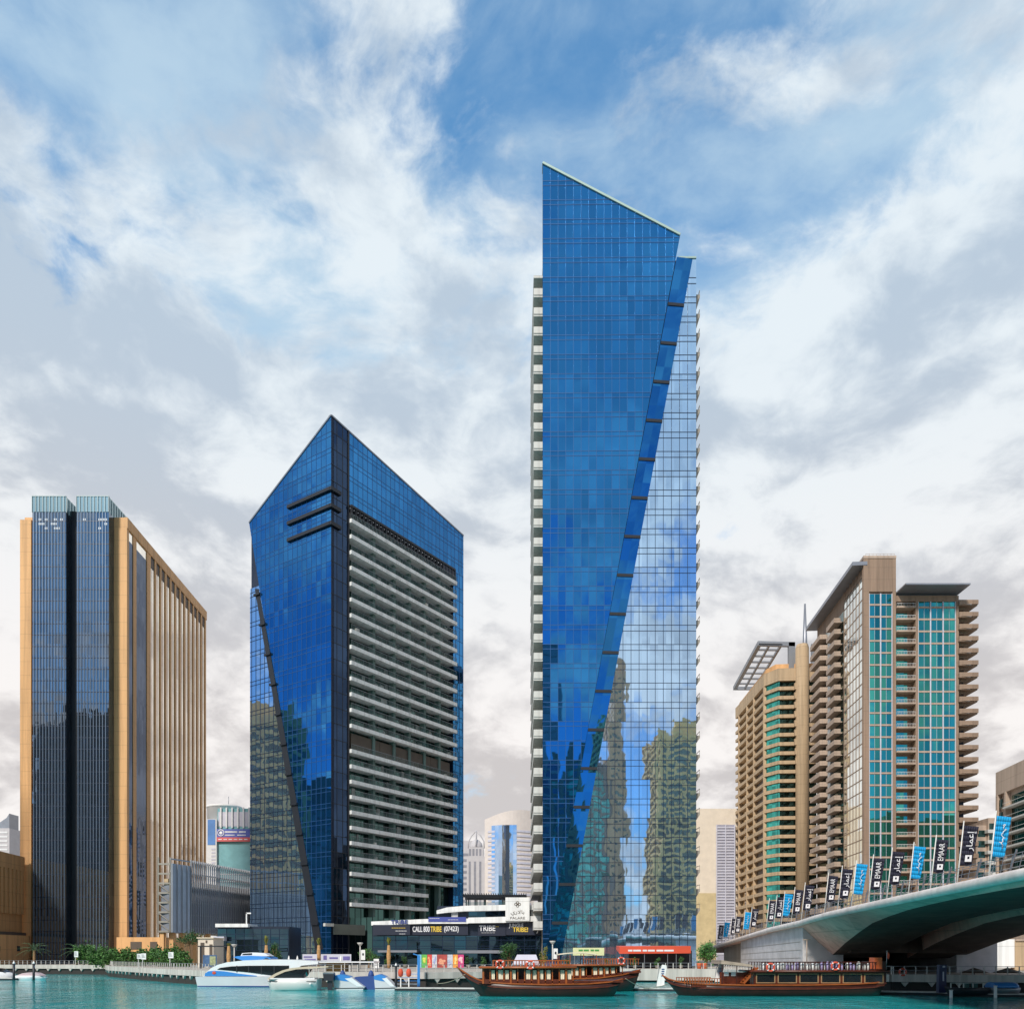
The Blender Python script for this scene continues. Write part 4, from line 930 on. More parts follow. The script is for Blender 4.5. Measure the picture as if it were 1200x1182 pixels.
    # railing: leaning hoops and rails
    for side in (0, 1):
        mb = MB(); Y = 14.0; k = 0
        while Y < 186:
            x, z = ex(Y) + (.35 if side == 0 else BW - .35), bz(Y); st = 1.15
            mb.bar((x, Y, z - .1), (x - .05, Y - .55, z + 1.1), .03, .04)
            if k % 4 == 0: mb.bar((x, Y, z - .1), (x - .05, Y - .9, z + 1.35), .07, .10)
            Y += st; k += 1
        for h in (.3, .62, .95, 1.12):
            for a, b in zip(ys[2:], ys[3:]):
                xa, xb = ex(a) + (.33 if side == 0 else BW - .33), ex(b) + (.33 if side == 0 else BW - .33)
                mb.bar((xa, a - .3, bz(a) + h), (xb, b - .3, bz(b) + h), .03, .035)
        build(mb, 'railing', M_GREYM, t)
    mb = MB(); P = W(945.5, 1126, 101); top = W(945.5, 1101, 101)
    mb.tube([P, top], .06, 6); mb.box(top.x - .45, top.x + .45, top.y - .1, top.y + .1, top.z, top.z + .1); l = build(mb, 'lamp', M_PINKB, t)
bridge()

M_NAVYC = mat('navy_banner_cloth', (.012, .012, .030), .8, var=.05)
M_CYANC = mat('cyan_banner_cloth', (.0, .30, .62), .8, var=.05)
M_POLE = mat('white_pole', (.70, .68, .64), .4, var=.03)
M_LETW = mat('white_lettering', (.72, .72, .74), .7, var=0)
AR = '\uFEAD\uFE8E\uFEE4\uFECB\uFE87'
def banner(px, kind, hgt, back=False, n=[0]):
    """a flag banner on a leaning white pole fixed to the bridge edge; its cloth hangs on the far side of the pole, facing the water"""
    k = (px - CX) / FPX; Y = 24.5 / (k - .104) if not back else (24.5 + BW - .5) / (k - .104); X = ex(Y) + (.25 if not back else BW - .6); z = bz(Y)
    nm = {'e': 'navy banner lettered EMAAR in white', 'a': 'navy banner with white Arabic lettering', 'c': 'cyan banner with looping white script'}[kind]
    t = thing('pole_banner', nm, 'banner', (X, Y, z - .05), 'banner flags along the bridge')
    H = hgt; Wd = H * .36; lean = .17
    xd = Vector((1, 0, 0)); up = Vector((lean * .35, 0, 1)); P = Vector((X, Y, z - .1)); cl = H * .46
    top = P + Vector((.095 * (H + 2.5), 0, H + 1.75))
    mb = MB(); mb.tube([P, top], [.05, .035], 6); build(mb, 'pole', M_POLE, t)
    d = (top - P).normalized(); c0 = P + d * 1.45; c1 = P + d * (1.45 + H)
    # cloth with gentle folds
    mb = MB(); nx, nz = 6, 8; rnd = random.Random(int(px)); ph = rnd.random() * 6
    G = []
    for i in range(nz + 1):
        row = []
        for j in range(nx + 1):
            u, v = j / nx, i / nz; q = c0 + (c1 - c0) * v + xd * (.07 + Wd * u * (.80 + .20 * v)) + Vector((0, 0, -.10 * u * Wd))
            q.y += .03 * Wd * math.sin(ph + 5 * u + 1.5 * v) * u; row.append(q)
        G.append(row)
    for i in range(nz):
        for j in range(nx): mb.face([G[i][j], G[i][j + 1], G[i + 1][j + 1], G[i + 1][j]], smooth=True)
    cloth = build(mb, 'cloth', M_CYANC if kind == 'c' else M_NAVYC, t)
    sm = cloth.modifiers.new('thick', 'SOLIDIFY'); sm.thickness = .02
    if H * FPX / Y < 9: return t
    fy = Vector((0, -.14 * Wd - .04, 0)); mid = c0 + xd * (Wd * .50) + fy; lx = (c1 - c0).normalized(); ly = Vector((-1, 0, .05))
    if kind == 'e':
        text('lettering', 'EMAAR', Wd * .66, M_LETW, cloth, mid + lx * (H * .60), lx, ly, .006, width=H * .52)
    elif kind == 'a':
        text('lettering', AR, Wd * .62, M_LETW, cloth, mid + lx * (H * .60), lx, ly, .006, width=H * .50)
    else:
        q = MB(); pts = []
        for i in range(26):
            u = i / 25; pts.append(mid + lx * (H * (.18 + .62 * u)) + Vector((1, 0, 0)) * (Wd * (.16 * (math.sin(u * 19) * .7 + math.sin(u * 43 + 1) * .5) + .10 * u)) + lx * (H * .03 * math.sin(u * 37)))
        q.tube(pts, .028, 5); build(q, 'lettering', M_LETW, cloth)
    if kind != 'c':
        s = Wd * .46; a = mid + lx * (H * .16) - ly * 0; px_ = Vector((1, 0, 0)); mb = MB()
        for u0, u1, v0, v1 in ((-.5, -.16, -.5, .5), (.16, .5, -.5, .5), (-.17, .17, -.5, -.1), (-.17, .17, .28, .5)):
            mb.face([a + px_ * s * u0 + lx * s * v0, a + px_ * s * u1 + lx * s * v0, a + px_ * s * u1 + lx * s * v1, a + px_ * s * u0 + lx * s * v1])
        e = build(mb, 'emblem', M_LETW, cloth); em = e.modifiers.new('thick', 'SOLIDIFY'); em.thickness = .01
    return t
BN = [(1154, 'c', 2.6), (1117, 'a', 2.75), (1086, 'e', 2.5), (1060.5, 'c', 2.6), (1014, 'e', 2.9), (1035.5, 'a', 2.85), (994.5, 'c', 3.0), (978.5, 'a', 3.05), (963, 'e', 2.9),
      (936.3, 'a', 3.1), (924.7, 'e', 3.05), (913.2, 'c', 3.0), (904.4, 'a', 3.0), (895.6, 'e', 3.0), (876, 'a', 3.0), (868, 'c', 3.0), (858, 'e', 3.0), (853, 'a', 3.0), (844.6, 'c', 3.0), (838.5, 'e', 3.0)]
ORD = ['second', 'third', 'fourth', 'fifth', 'sixth', 'seventh', 'eighth', 'ninth']
def place_banners():
    seen = {}
    cols = {'e': 'navy banner lettered EMAAR in white', 'a': 'navy banner with white Arabic lettering', 'c': 'cyan banner with looping white script'}
    for px, kd, h in sorted(BN, reverse=True):
        b = banner(px, kd, h); i = seen.get(kd, 0); seen[kd] = i + 1
        tot = sum(1 for q in BN if q[1] == kd)
        pos = 'nearest the viewer' if i == 0 else ('farthest along the bridge' if i == tot - 1 else '%s of its kind from the right' % ORD[i - 1])
        b['label'] = cols[kd] + ', ' + pos
    for px, kd, lab in ((948, 'c', 'small cyan banner on the far bridge railing in front of the spire tower'), (884, 'c', 'small cyan banner on the far railing at the low left end of the bridge')):
        pass
place_banners()

# wall and paving beyond the bridge
def bank_walls():
    t = thing('retaining_wall', 'sunlit pale retaining wall seen under the bridge arch', 'wall', (PX(1150, 116), 118, GZ))
    mb = MB(); mb.extr([W(1124, 1133, 117), W(1189, 1133, 117), W(1189, 1100, 117), W(1165, 1100, 117)], (0, 1.2, 0)); build(mb, 'wall_panel', M_WHITE, t)
    t2 = thing('tan_wall', 'tan boundary wall under the bridge at the right edge', 'wall', (PX(1200, 117), 118, GZ))
    mb = MB(); mb.box(PX(1189, 117) + .02, PX(1260, 117), 116.9, 118, GZ, PZ(1102, 117)); build(mb, 'wall_panel', M_BEIGE, t2)
    mb = MB(); mb.box(PX(1189, 117) + .02, PX(1260, 117), 116.7, 118.2, PZ(1102, 117), PZ(1100, 117)); build(mb, 'wall_cap', M_PINKB, t2)
bank_walls()
# ================================================================ podium with the shop signs
M_SIGNN = mat('navy_sign_board', (.012, .016, .035), .5, var=.05)
M_SIGNY = mat('yellow_lettering', (.75, .52, .06), .6, var=0)
M_RED = mat('red_cloth', (.60, .075, .03), .7, var=.06)
M_ORANGE = mat('orange_plastic', (.75, .16, .05), .5, var=.05)
M_BLUEP = mat('boat_blue', (.04, .22, .58), .3, var=.05)
M_BLUED = mat('deep_blue_tarpaulin', (.02, .06, .22), .6, var=.1)
M_GEL = mat('white_gelcoat', (.74, .75, .77), .25, var=.03)
M_SMOKE = glass('smoked_boat_glass', (.05, .06, .07), k1=.01, k2=.01, metal=.8)
M_WOOD = mat('varnished_teak', (.10, .020, .008), .35, var=.3, vscale=1.5)
M_WOODD = mat('dark_hull_wood', (.040, .008, .005), .4, var=.3, vscale=1.2)
M_WOODO = mat('orange_varnish', (.30, .075, .016), .35, var=.2, vscale=1.2)
M_CREAM = mat('cream_canvas', (.78, .68, .52), .8, var=.06)
M_BARK = mat('palm_bark', (.30, .18, .09), .9, var=.3, vscale=4)
D0P = 150.0
def podium():
    x = lambda p, d=D0P: PX(p, d); z = lambda p, d=D0P: PZ(p, d)
    t = thing('podium', 'low dark glass podium with white bands and shop signs between the towers', 'building', (x(540), D0P + 8, GZ))
    mb = MB(); mb.box(x(436), x(634), D0P + .4, D0P + 30, GZ, z(1083)); build(mb, 'wall', M_SLATE, t)
    f = FR((x(436), D0P + .35), (1, 0)); w = x(634) - x(436)
    mb = MB(); pane_poly(mb, f, [(.1, z(1096)), (w, z(1096)), (w, GZ + .1), (.1, GZ + .1)], 0, 2.1, 2.6, 0, 2); build(mb, 'shopfront', G_DARK, t, recalc=False)
    mb = MB(); grid(mb, f, [(.1, z(1096)), (w, z(1096)), (w, GZ + .1), (.1, GZ + .1)], 0, frange(2.1, w, 2.1), [z(1101), z(1108), z(1111)], .09, .1); build(mb, 'mullion', M_MULL, t)
    mb = MB(); mb.box(x(445), x(490), D0P - 2.2, D0P + .3, z(1115.5), z(1113)); c1 = build(mb, 'canopy', M_GREYM, t)
    mb = MB(); mb.box(x(537), x(590), D0P - 2.4, D0P + .3, z(1116.5), z(1113)); build(mb, 'canopy', M_GREYM, t)
    # white bands
    def band(pts, d=.9):
        mb = MB()
        for (xa, ta, ba), (xb, tb, bb) in zip(pts, pts[1:]):
            mb.hexa([(x(xa), D0P - d, z(ba)), (x(xb), D0P - d, z(bb)), (x(xb), D0P + 2, z(bb)), (x(xa), D0P + 2, z(ba)), (x(xa), D0P - d, z(ta)), (x(xb), D0P - d, z(tb)), (x(xb), D0P + 2, z(tb)), (x(xa), D0P + 2, z(ta))])
        return build(mb, 'white_band', M_WHITE, t)
    band([(436, 1079.5, 1084), (500, 1076.5, 1082), (549, 1076, 1082)])
    band([(549.1, 1075, 1081.5), (590, 1074, 1081), (634, 1073, 1079)], 1.2)
    band([(512, 1066.5, 1070.5), (524, 1063, 1069), (545, 1061, 1067.5), (592, 1060, 1066.5), (634, 1060.5, 1065.5)], .7)
    mb = MB(); mb.box(x(512), x(634), D0P + .6, D0P + 20, z(1083) + .02, z(1061)); u = build(mb, 'upper_wall', M_SLATE, t)
    f2 = FR((x(549), D0P + .55), (1, 0)); mb = MB(); w2 = x(592) - x(549); pane_poly(mb, f2, [(0, z(1067)), (w2, z(1067)), (w2, z(1075)), (0, z(1075))], 0, 1.5, 3, 0, 2); build(mb, 'strip_window', G_DARK, u, recalc=False)
    mb = MB(); mb.box(x(529), x(536.5), D0P - .1, D0P + .58, z(1076), z(1067)); build(mb, 'column', M_OFFW, t); mb = MB(); mb.box(x(622), x(634), D0P - .2, D0P + .58, z(1073), z(1066)); build(mb, 'column', M_OFFW, t)
    # plants along the white band
    # pergola on the roof terrace
    mb = MB()
    for p in (545.5, 556, 566.5, 588, 593, 616): mb.box(x(p), x(p) + .22, D0P + 1, D0P + 1.22, z(1061), z(1048)); mb.box(x(p), x(p) + .22, D0P + 8, D0P + 8.2, z(1061), z(1048))
    mb.box(x(542), x(617), D0P + .9, D0P + 1.3, z(1050.5), z(1047.5)); mb.box(x(542), x(617), D0P + 7.9, D0P + 8.3, z(1050.5), z(1047.5))
    for a in frange(x(542), x(617), .42): mb.box(a, a + .12, D0P, D0P + 9, z(1047.4), z(1046))
    build(mb, 'pergola', M_BLACK, t)
    mb = MB(); mb.box(x(545), x(622), D0P - .3, D0P - .24, z(1060), z(1056.5)); build(mb, 'balustrade', M_RAILG, t)
podium()
def sign(label, x0, x1, y0, y1, items, board=None, d=D0P - .35, name='shop_sign', thick=.3):
    t = thing(name, label, 'sign', (PX((x0 + x1) / 2, d), d, PZ(y1, d)))
    mb = MB(); mb.box(PX(x0, d), PX(x1, d), d, d + thick, PZ(y1, d), PZ(y0, d)); build(mb, 'board', board or M_SIGNN, t)
    for body, xc, yc, h, wpx, m in items:
        s = h * d / FPX * 1.38
        text('lettering', body, s, m, t, (PX(xc, d), d - .03, PZ(yc, d)), (1, 0, 0), (0, 0, 1), .02, width=wpx * d / FPX, bold=.02 * s)
    return t
sign('long navy sign lettered CALL 800 TRIBE (07423)', 481, 548.5, 1083, 1095, [('CALL 800', 493.5, 1088.5, 6.5, 20, M_LETW), ('TRIBE', 511, 1088.5, 6.5, 13, M_SIGNY), ('(07423)', 529, 1088, 6, 17, M_LETW)])
sign('navy sign with blue TRiBE letters over the white band, left end of the podium', 437, 480.6, 1083.2, 1095, [('TRiBE', 468, 1080, 4.5, 20, mat('blue_lettering', (.03, .05, .22), .6, var=0)), ('------', 467, 1086.5, 3, 16, M_SIGNY), ('----', 470, 1090, 3, 13, M_LETW), ('---', 471.5, 1093.5, 2.6, 7, M_LETW)], d=D0P - 1.0)
sign('navy sign lettered TRIBE in white with a small yellow mark', 560, 592.5, 1082, 1096, [('TRIBE', 571, 1087.5, 6.5, 19, M_LETW), ('--', 582.5, 1085, 3, 4, M_SIGNY), ('-----', 572, 1092.3, 1.6, 16, M_LETW)])
sign('navy sign lettered JUNGLE TRIBE in white and yellow', 593, 634, 1080, 1095, [('JUNGLE', 605, 1084, 4.2, 17, M_LETW), ('TRIBE!', 610, 1089, 5.5, 18, M_SIGNY), ('}', 630, 1088, 7, 3, M_LETW)])
def white_board():
    d = D0P - 1.6; t = thing('emblem_board', 'square white board with a four petal emblem above the podium', 'sign', (PX(606, d), d, PZ(1078, d)))
    mb = MB(); mb.box(PX(592.3, d), PX(620.5, d), d, d + .35, PZ(1078.5, d), PZ(1051, d)); build(mb, 'board', M_WHITE, t)
    mb = MB(); c = Vector((PX(606.5, d), d - .03, PZ(1059, d)))
    for a in range(4): q = c + Vector((math.cos(a * math.pi / 2) * .34, 0, math.sin(a * math.pi / 2) * .30)); mb.torus(q, .20, .05, 'y', 14, 5)
    mb.ball(c, .10, .03, .10); build(mb, 'emblem', M_BRONZE, t)
    text('lettering', '\uFEF1\uFEAD\uFEFB\uFE8E\uFE91', .9, M_BRONZE, t, (PX(606.5, d), d - .02, PZ(1068.3, d)), (1, 0, 0), (0, 0, 1), .02, width=2.4)
    text('lettering', 'PALARE', .62, M_BRONZE, t, (PX(606.5, d), d - .02, PZ(1075.3, d)), (1, 0, 0), (0, 0, 1), .02, width=2.6)
white_board()
def small_blue_sign():
    sign('small blue and red sign standing on the white podium band', 502, 546, 1074, 1079.5, [('-----', 509, 1075.5, 2.5, 12, M_LETW), ('----', 531, 1077, 2.5, 12, M_LETW)], board=mat('blue_sign_board', (.05, .07, .30), .6, var=.05), d=D0P - 1.0)
small_blue_sign()
def posters():
    d = 141; cols = [('green', (.12, .42, .08)), ('red', (.60, .06, .05)), ('pale grey', (.55, .55, .60)), ('brown and red', (.36, .06, .05)), ('silver', (.50, .52, .58)), ('orange', (.75, .30, .05)), ('magenta', (.55, .05, .20)), ('sky blue', (.20, .50, .65))]
    xs = [(494, 500.5), (500.8, 506), (506.3, 512), (512.3, 524), (524.3, 530.5), (530.8, 536.5), (536.8, 543.5), (489.5, 493.8)]
    art = [(.55, .60, .10), (.80, .30, .15), (.32, .38, .6), (.65, .30, .18), (.35, .40, .55), (.85, .6, .2), (.8, .45, .5), (.5, .7, .8)]
    for k, ((nm, c), (a, b)) in enumerate(zip(cols, xs)):
        t = thing('poster_panel', '%s poster panel in the row of colourful panels on the quay' % nm, 'poster', (PX((a + b) / 2, d), d, GZ), 'colourful poster panels')
        mb = MB(); mb.box(PX(a, d), PX(b, d), d, d + .15, GZ, PZ(1118, d)); build(mb, 'panel', mat('poster_' + nm.replace(' ', '_'), c, .6, var=.25, vscale=1.5), t)
        rr = random.Random(k); mb = MB(); w = PX(b, d) - PX(a, d)
        for j in range(4 if w > .5 else 2):
            cx = PX(a, d) + w * (.25 + .5 * rr.random()); mb.ball((cx, d - .005, GZ + .5 + 1.3 * rr.random()), w * (.12 + .15 * rr.random()), .02, .2 + .2 * rr.random())
        build(mb, 'picture', mat('poster_art_%d' % k, art[k], .6, var=.3, vscale=3), t)
posters()

# ================================================================ plants
def leaf_mat(name, c):
    m = bpy.data.materials.new(name); m.use_nodes = True; nt = m.node_tree; b = nt.nodes['Principled BSDF']; b.inputs['Roughness'].default_value = .55
    ge = N(nt, 'ShaderNodeNewGeometry'); k = RAMP(nt, ge.outputs['Random Per Island'], 0, 1, .55, 1.5)
    nt.links.new(VM(nt, 'SCALE', c, s=k), b.inputs['Base Color']); return m
L_HEDGE = leaf_mat('hedge_leaf', (.05, .13, .025)); L_PALM = leaf_mat('palm_leaf', (.07, .14, .06)); L_TREE = leaf_mat('tree_leaf', (.06, .17, .03)); L_DARK = leaf_mat('dark_leaf', (.03, .085, .02)); L_YEL = leaf_mat('yellowed_leaf', (.16, .17, .03))
def leaves(mb, c, rx, ry, rz, n, s, rnd):
    c = Vector(c); clumps = [Vector((rnd.uniform(-1, 1), rnd.uniform(-1, 1), rnd.uniform(-1, 1))) for _ in range(max(5, n // 45))]
    clumps = [q / max(1, q.length) * (.55 + .4 * rnd.random()) for q in clumps]
    for i in range(n):
        q = rnd.choice(clumps) + Vector((rnd.gauss(0, .2), rnd.gauss(0, .2), rnd.gauss(0, .2)))
        p = c + Vector((q.x * rx, q.y * ry, q.z * rz)); a = Vector((rnd.gauss(0, 1), rnd.gauss(0, 1), rnd.gauss(0, 1))).normalized(); b = a.orthogonal().normalized()
        l, w = s * rnd.uniform(.7, 1.4), s * rnd.uniform(.35, .6)
        mb.face([p - a * l * .5, p + b * w * .5, p + a * l * .5, p - b * w * .5])
def tree(name, label, px, D, ytop, ybase_crown, wpx, mleaf, n=900, group=None, cat='tree'):
    rnd = random.Random(int(px * 7)); x = PX(px, D); zt, zb = PZ(ytop, D), PZ(ybase_crown, D); r = wpx * D / FPX / 2
    t = thing(name, label, cat, (x, D, GZ), group)
    mb = MB(); mb.tube([(x, D, GZ), (x + .05, D, (GZ + zb) / 2), (x, D, (zt + zb) / 2)], [.16, .12, .05], 7)
    for k in range(5):
        a = k * 1.3; mb.tube([(x, D, zb), (x + r * .6 * math.cos(a), D + r * .6 * math.sin(a), zb + (zt - zb) * (.4 + .1 * k))], [.07, .02], 5)
    build(mb, 'trunk', M_BARK, t)
    mb = MB(); leaves(mb, (x, D, (zt + zb) / 2), r, r, (zt - zb) / 2, n, .30, rnd); build(mb, 'crown', mleaf, t, recalc=False); return t
tree('shade_tree', 'bright green round tree behind two red planters by the bridge end', 828, 128, 1103, 1127, 24, L_TREE, 1800)
tree('shade_tree', 'dark green tree behind the front dhow, below the emblem board', 596, 136, 1104, 1126, 20, L_DARK, 1500)
tree('shade_tree', 'green tree beside a palm left of the white quay umbrellas', 323, 134, 1105, 1126, 13, L_DARK, 700)
tree('shade_tree', 'low green tree beside the wall screen at the foot of the pointed tower', 432, 138, 1110, 1126, 22, L_HEDGE, 900)
tree('shade_tree', 'thin olive tree right of the pale quay tent behind the front dhow', 637, 132, 1110, 1130, 9, L_YEL, 420)
tree('shade_tree', 'dark tree in front of the screened car park', 222, 150, 1090, 1106, 26, L_DARK, 900)
def bush_palm(label, px, D, h, n=16, ln=2.4):
    rnd = random.Random(int(px)); x = PX(px, D); t = thing('bush_palm', label, 'palm', (x, D, GZ))
    mb = MB(); mb.tube([(x, D, GZ), (x, D, GZ + h)], [.28, .22], 8); build(mb, 'trunk', M_BARK, t)
    mb = MB()
    for k in range(n):
        a = k * 2.4; el = .15 + .95 * (k % 5) / 5; prev = Vector((x, D, GZ + h))
        for j in range(6):
            u = (j + 1) / 6; q = Vector((x + ln * u * math.cos(el) * math.cos(a), D + ln * u * math.cos(el) * math.sin(a), GZ + h + ln * (u * math.sin(el) * 1.2 - .55 * u * u)))
            d = (q - prev).normalized(); sd = d.cross(Vector((0, 0, 1))).normalized()
            for sg in (-1, 1):
                for e in (0, .5):
                    p = prev + (q - prev) * e; tip = p + sd * sg * .42 * (1.1 - .6 * u) + d * .25 + Vector((0, 0, -.14)); mb.face([p, p + d * .09, tip])
            prev = q
    build(mb, 'crown', L_PALM, t, recalc=False); return t
bush_palm('bushy palm in front of the glazed bay at the far left', 40, 176, 3.2, 26, 3.6)
bush_palm('bushy palm at the left end of the hedge', 90, 174.5, 3.0, 26, 3.6)
bush_palm('short palm behind the round white sign at the hedge end', 209, 150, 1.0, 14, 1.5)
def hedge():
    rnd = random.Random(5); t = thing('hedge', 'long dark green hedge below the tan office tower', 'hedge', (PX(160, 170), 170, GZ))
    mb = MB()
    for k in range(34):
        u = k / 33; D = 172 - 24 * u; px = 94 + 122 * u; x = PX(px, D); h = 3.1 + .8 * math.sin(k * .9) * (.5) + (.8 if k < 8 else 0)
        leaves(mb, (x, D, GZ + h * .5), 1.5, 1.0, h * .60, 300, .5, rnd)
    build(mb, 'foliage', L_HEDGE, t, recalc=False)
    mb = MB()
    for k in range(12):
        u = k / 11; D = 174 - 26 * u; x = PX(92 + 124 * u, D); mb.tube([(x, D, GZ), (x, D, GZ + 1.2)], .06, 5)
    build(mb, 'stem', M_BARK, t)
hedge()
def wrapped_palm(label, px, D, y0, y1, y2):
    x = PX(px, D); t = thing('wrapped_palm', label, 'palm', (x, D, GZ), 'young palms along the quay'); rnd = random.Random(int(px))
    z1, z2 = PZ(y1, D), PZ(y2, D); mb = MB(); mb.lathe((x, D, GZ), [(.2, 0), (.24, .6), (.34, (z1 - GZ) * .55), (.2, z1 - GZ)], 10); build(mb, 'trunk', mat('wrapped_trunk', (.42, .24, .10), .9, var=.3, vscale=3), t)
    mb = MB(); h = z2 - z1
    for k in range(46):
        a = rnd.random() * 6.28; l = h * rnd.uniform(.6, 1.05); p = Vector((x, D, z1 - .1)); q = p + Vector((math.cos(a) * .42 * rnd.random(), math.sin(a) * .42 * rnd.random(), l)); s = Vector((math.sin(a), -math.cos(a), 0)) * .07
        mb.face([p - s, p + s, q + s, q - s])
    build(mb, 'crown', L_YEL, t, recalc=False)
wrapped_palm('young palm with wrapped trunk behind the ferry, beside the green tree', 312, 128, 0, 1107, 1095)
wrapped_palm('young palm with wrapped trunk between two white quay banners', 373.5, 128, 0, 1107, 1098)
wrapped_palm('young palm with wrapped trunk below the navy podium signs', 455.5, 130, 0, 1107, 1097)
wrapped_palm('short young palm with wrapped trunk left of the ferry canopy', 268, 128, 0, 1108, 1104)

def potted():
    spots = [(452, 139, 'left of the wrapped palm under the navy signs'), (475, 139, 'left of the poster row'), (549, 139, 'right of the poster row'), (566, 138, 'under the right hand canopy of the podium'), (664, 134, 'left of the pale yellow sign'), (712, 130, 'between the pale yellow sign and the red awning'), (744, 129, 'under the left half of the red awning'), (770, 129, 'under the middle of the red awning'), (798, 129, 'under the right end of the red awning')]
    for px, D, lab in spots:
        x = PX(px, D); rnd = random.Random(px); t = thing('potted_shrub', 'dark potted shrub on the promenade, ' + lab, 'plant', (x, D, GZ), 'potted shrubs'); s = rnd.uniform(.8, 1.25)
        mb = MB(); mb.lathe((x, D, GZ), [(.24 * s, 0), (.34 * s, .5), (.36 * s, .55), (.2, .56)], 10); build(mb, 'pot', M_TAUPE, t); mb = MB(); leaves(mb, (x, D, GZ + .5 + .6 * s), .55 * s, .5 * s, .75 * s, 260, .22, rnd); build(mb, 'foliage', L_DARK if px % 2 else L_HEDGE, t, recalc=False)
potted()
# ================================================================ quay furniture
def lamp_post(label, px, D, ytop, flag=True):
    x = PX(px, D); zt = PZ(ytop, D); t = thing('lamp_post', label, 'street lamp', (x, D, GZ), 'lamp posts on the quay')
    mb = MB(); mb.tube([(x, D, GZ), (x, D, zt - .4)], [.11, .08], 8); build(mb, 'pole', M_OFFW, t)
    mb = MB(); mb.lathe((x, D, zt - .5), [(.1, 0), (.42, .38), (.46, .5), (.05, .52)], 12); build(mb, 'lamp_head', M_OFFW, t)
    if flag:
        mb = MB(); mb.box(x + .12, x + .75, D - .02, D + .02, zt - 2.6, zt - 1.1); f = build(mb, 'pennant', M_WHITE, t); mb = MB(); mb.ball((x + .45, D - .03, zt - 1.75), .14, .02, .22); build(mb, 'emblem', M_BLACK, f)
lamp_post('lamp post with white pennant in front of the low green tree', 422, 126, 1104)
lamp_post('lamp post behind the front dhow at the foot of the tallest tower', 647.5, 122, 1102)
lamp_post('lamp post without pennant behind the ferry canopy', 274.5, 128, 1106, False)
def sign_post(label, px, D, ytop, w=1.0, h=.8, group=None):
    x = PX(px, D); zt = PZ(ytop, D); t = thing('sign_post', label, 'sign', (x, D, GZ), group)
    mb = MB(); mb.box(x - w * .32, x - w * .32 + .1, D, D + .1, GZ, zt); build(mb, 'post', M_OFFW, t)
    mb = MB(); mb.box(x - w / 2, x + w / 2, D - .08, D - .01, zt - h, zt); b = build(mb, 'board', M_WHITE, t); mb = MB()
    for k in range(3): mb.box(x - w * .35, x + w * (.1 + .1 * k), D - .1, D - .085, zt - h * (.3 + .2 * k), zt - h * (.22 + .2 * k))
    build(mb, 'lettering', M_GREYM, b)
sign_post('small white pennant sign at the left end of the hedge', 89.5, 170, 1114, .8, 1.2)
sign_post('white sign in front of the hedge, left of the pair', 163.5, 132, 1117, .75, .8)
sign_post('white sign in front of the hedge, right of the pair', 168.5, 131, 1116.5, .75, .95)
sign_post('white sign on a post at the right end of the hedge', 200.5, 124, 1115, .75, .9)
sign_post('tall white notice board left of the mooring pile', 441, 118, 1123, .75, 1.3)
def railing():
    t = thing('quay_railing', 'low grey railing along the edge of the promenade', 'railing', (PX(200, 121), 121, GZ)); mp = MB(); mr = MB()
    for k in range(1, len(EDGE) - 2):
        a, b = Vector(EDGE[k]), Vector(EDGE[k + 1]); f = FR(a, b - a); L = (b - a).length
        for s in frange(.2, L, 1.1): mp.fbox(f, s, s + .09, -.45, -.36, GZ + .12, GZ + .95)
        for h in (.5, .95): mr.fbox(f, 0, L, -.44, -.38, GZ + h, GZ + h + .05)
    build(mp, 'post', M_OFFW, t); build(mr, 'rail', M_GREYM, t)
railing()
def umbrellas():
    for px, lab in ((338.5, 'left of the close pair'), (348.5, 'right of the close pair'), (399.5, 'alone in front of a quay banner')):
        D = 124; x = PX(px, D); t = thing('folded_umbrella', 'folded white umbrella on the quay, ' + lab, 'umbrella', (x, D, GZ), 'folded umbrellas')
        mb = MB(); mb.tube([(x, D, GZ), (x, D, GZ + 1.9)], .04, 6); build(mb, 'pole', M_GREYM, t)
        mb = MB(); mb.lathe((x, D, GZ + .3), [(.16, 0), (.22, .3), (.13, .9), (.17, 1.1), (.14, 1.35), (.03, 1.75)], 10); build(mb, 'canopy', M_WHITE, t)
umbrellas()
def hoarding(label, x0, x1, y0, y1, D, items, rounded=False):
    t = thing('quay_banner', label, 'banner', (PX((x0 + x1) / 2, D), D, GZ)); mb = MB(); mb.box(PX(x0, D), PX(x1, D), D, D + .1, PZ(y1, D), PZ(y0, D)); build(mb, 'panel', M_LILAC, t)
    mb = MB()
    for xa, xb, ya, yb in items: mb.box(PX(xa, D), PX(xb, D), D - .03, D - .005, PZ(yb, D), PZ(ya, D))
    build(mb, 'lettering', mat('print_purple', (.12, .10, .30), .6, var=.3), t)
hoarding('white quay banner with purple print left of the young palm', 354.5, 371.5, 1117.5, 1126, 127, [(356, 366, 1120, 1121.5), (357, 370, 1123, 1124.5)])
hoarding('white quay banner with purple print right of the young palm', 376, 411.5, 1117.5, 1126, 127, [(379, 383, 1119, 1124), (386, 396, 1121, 1123), (402, 410, 1120, 1124.5)])
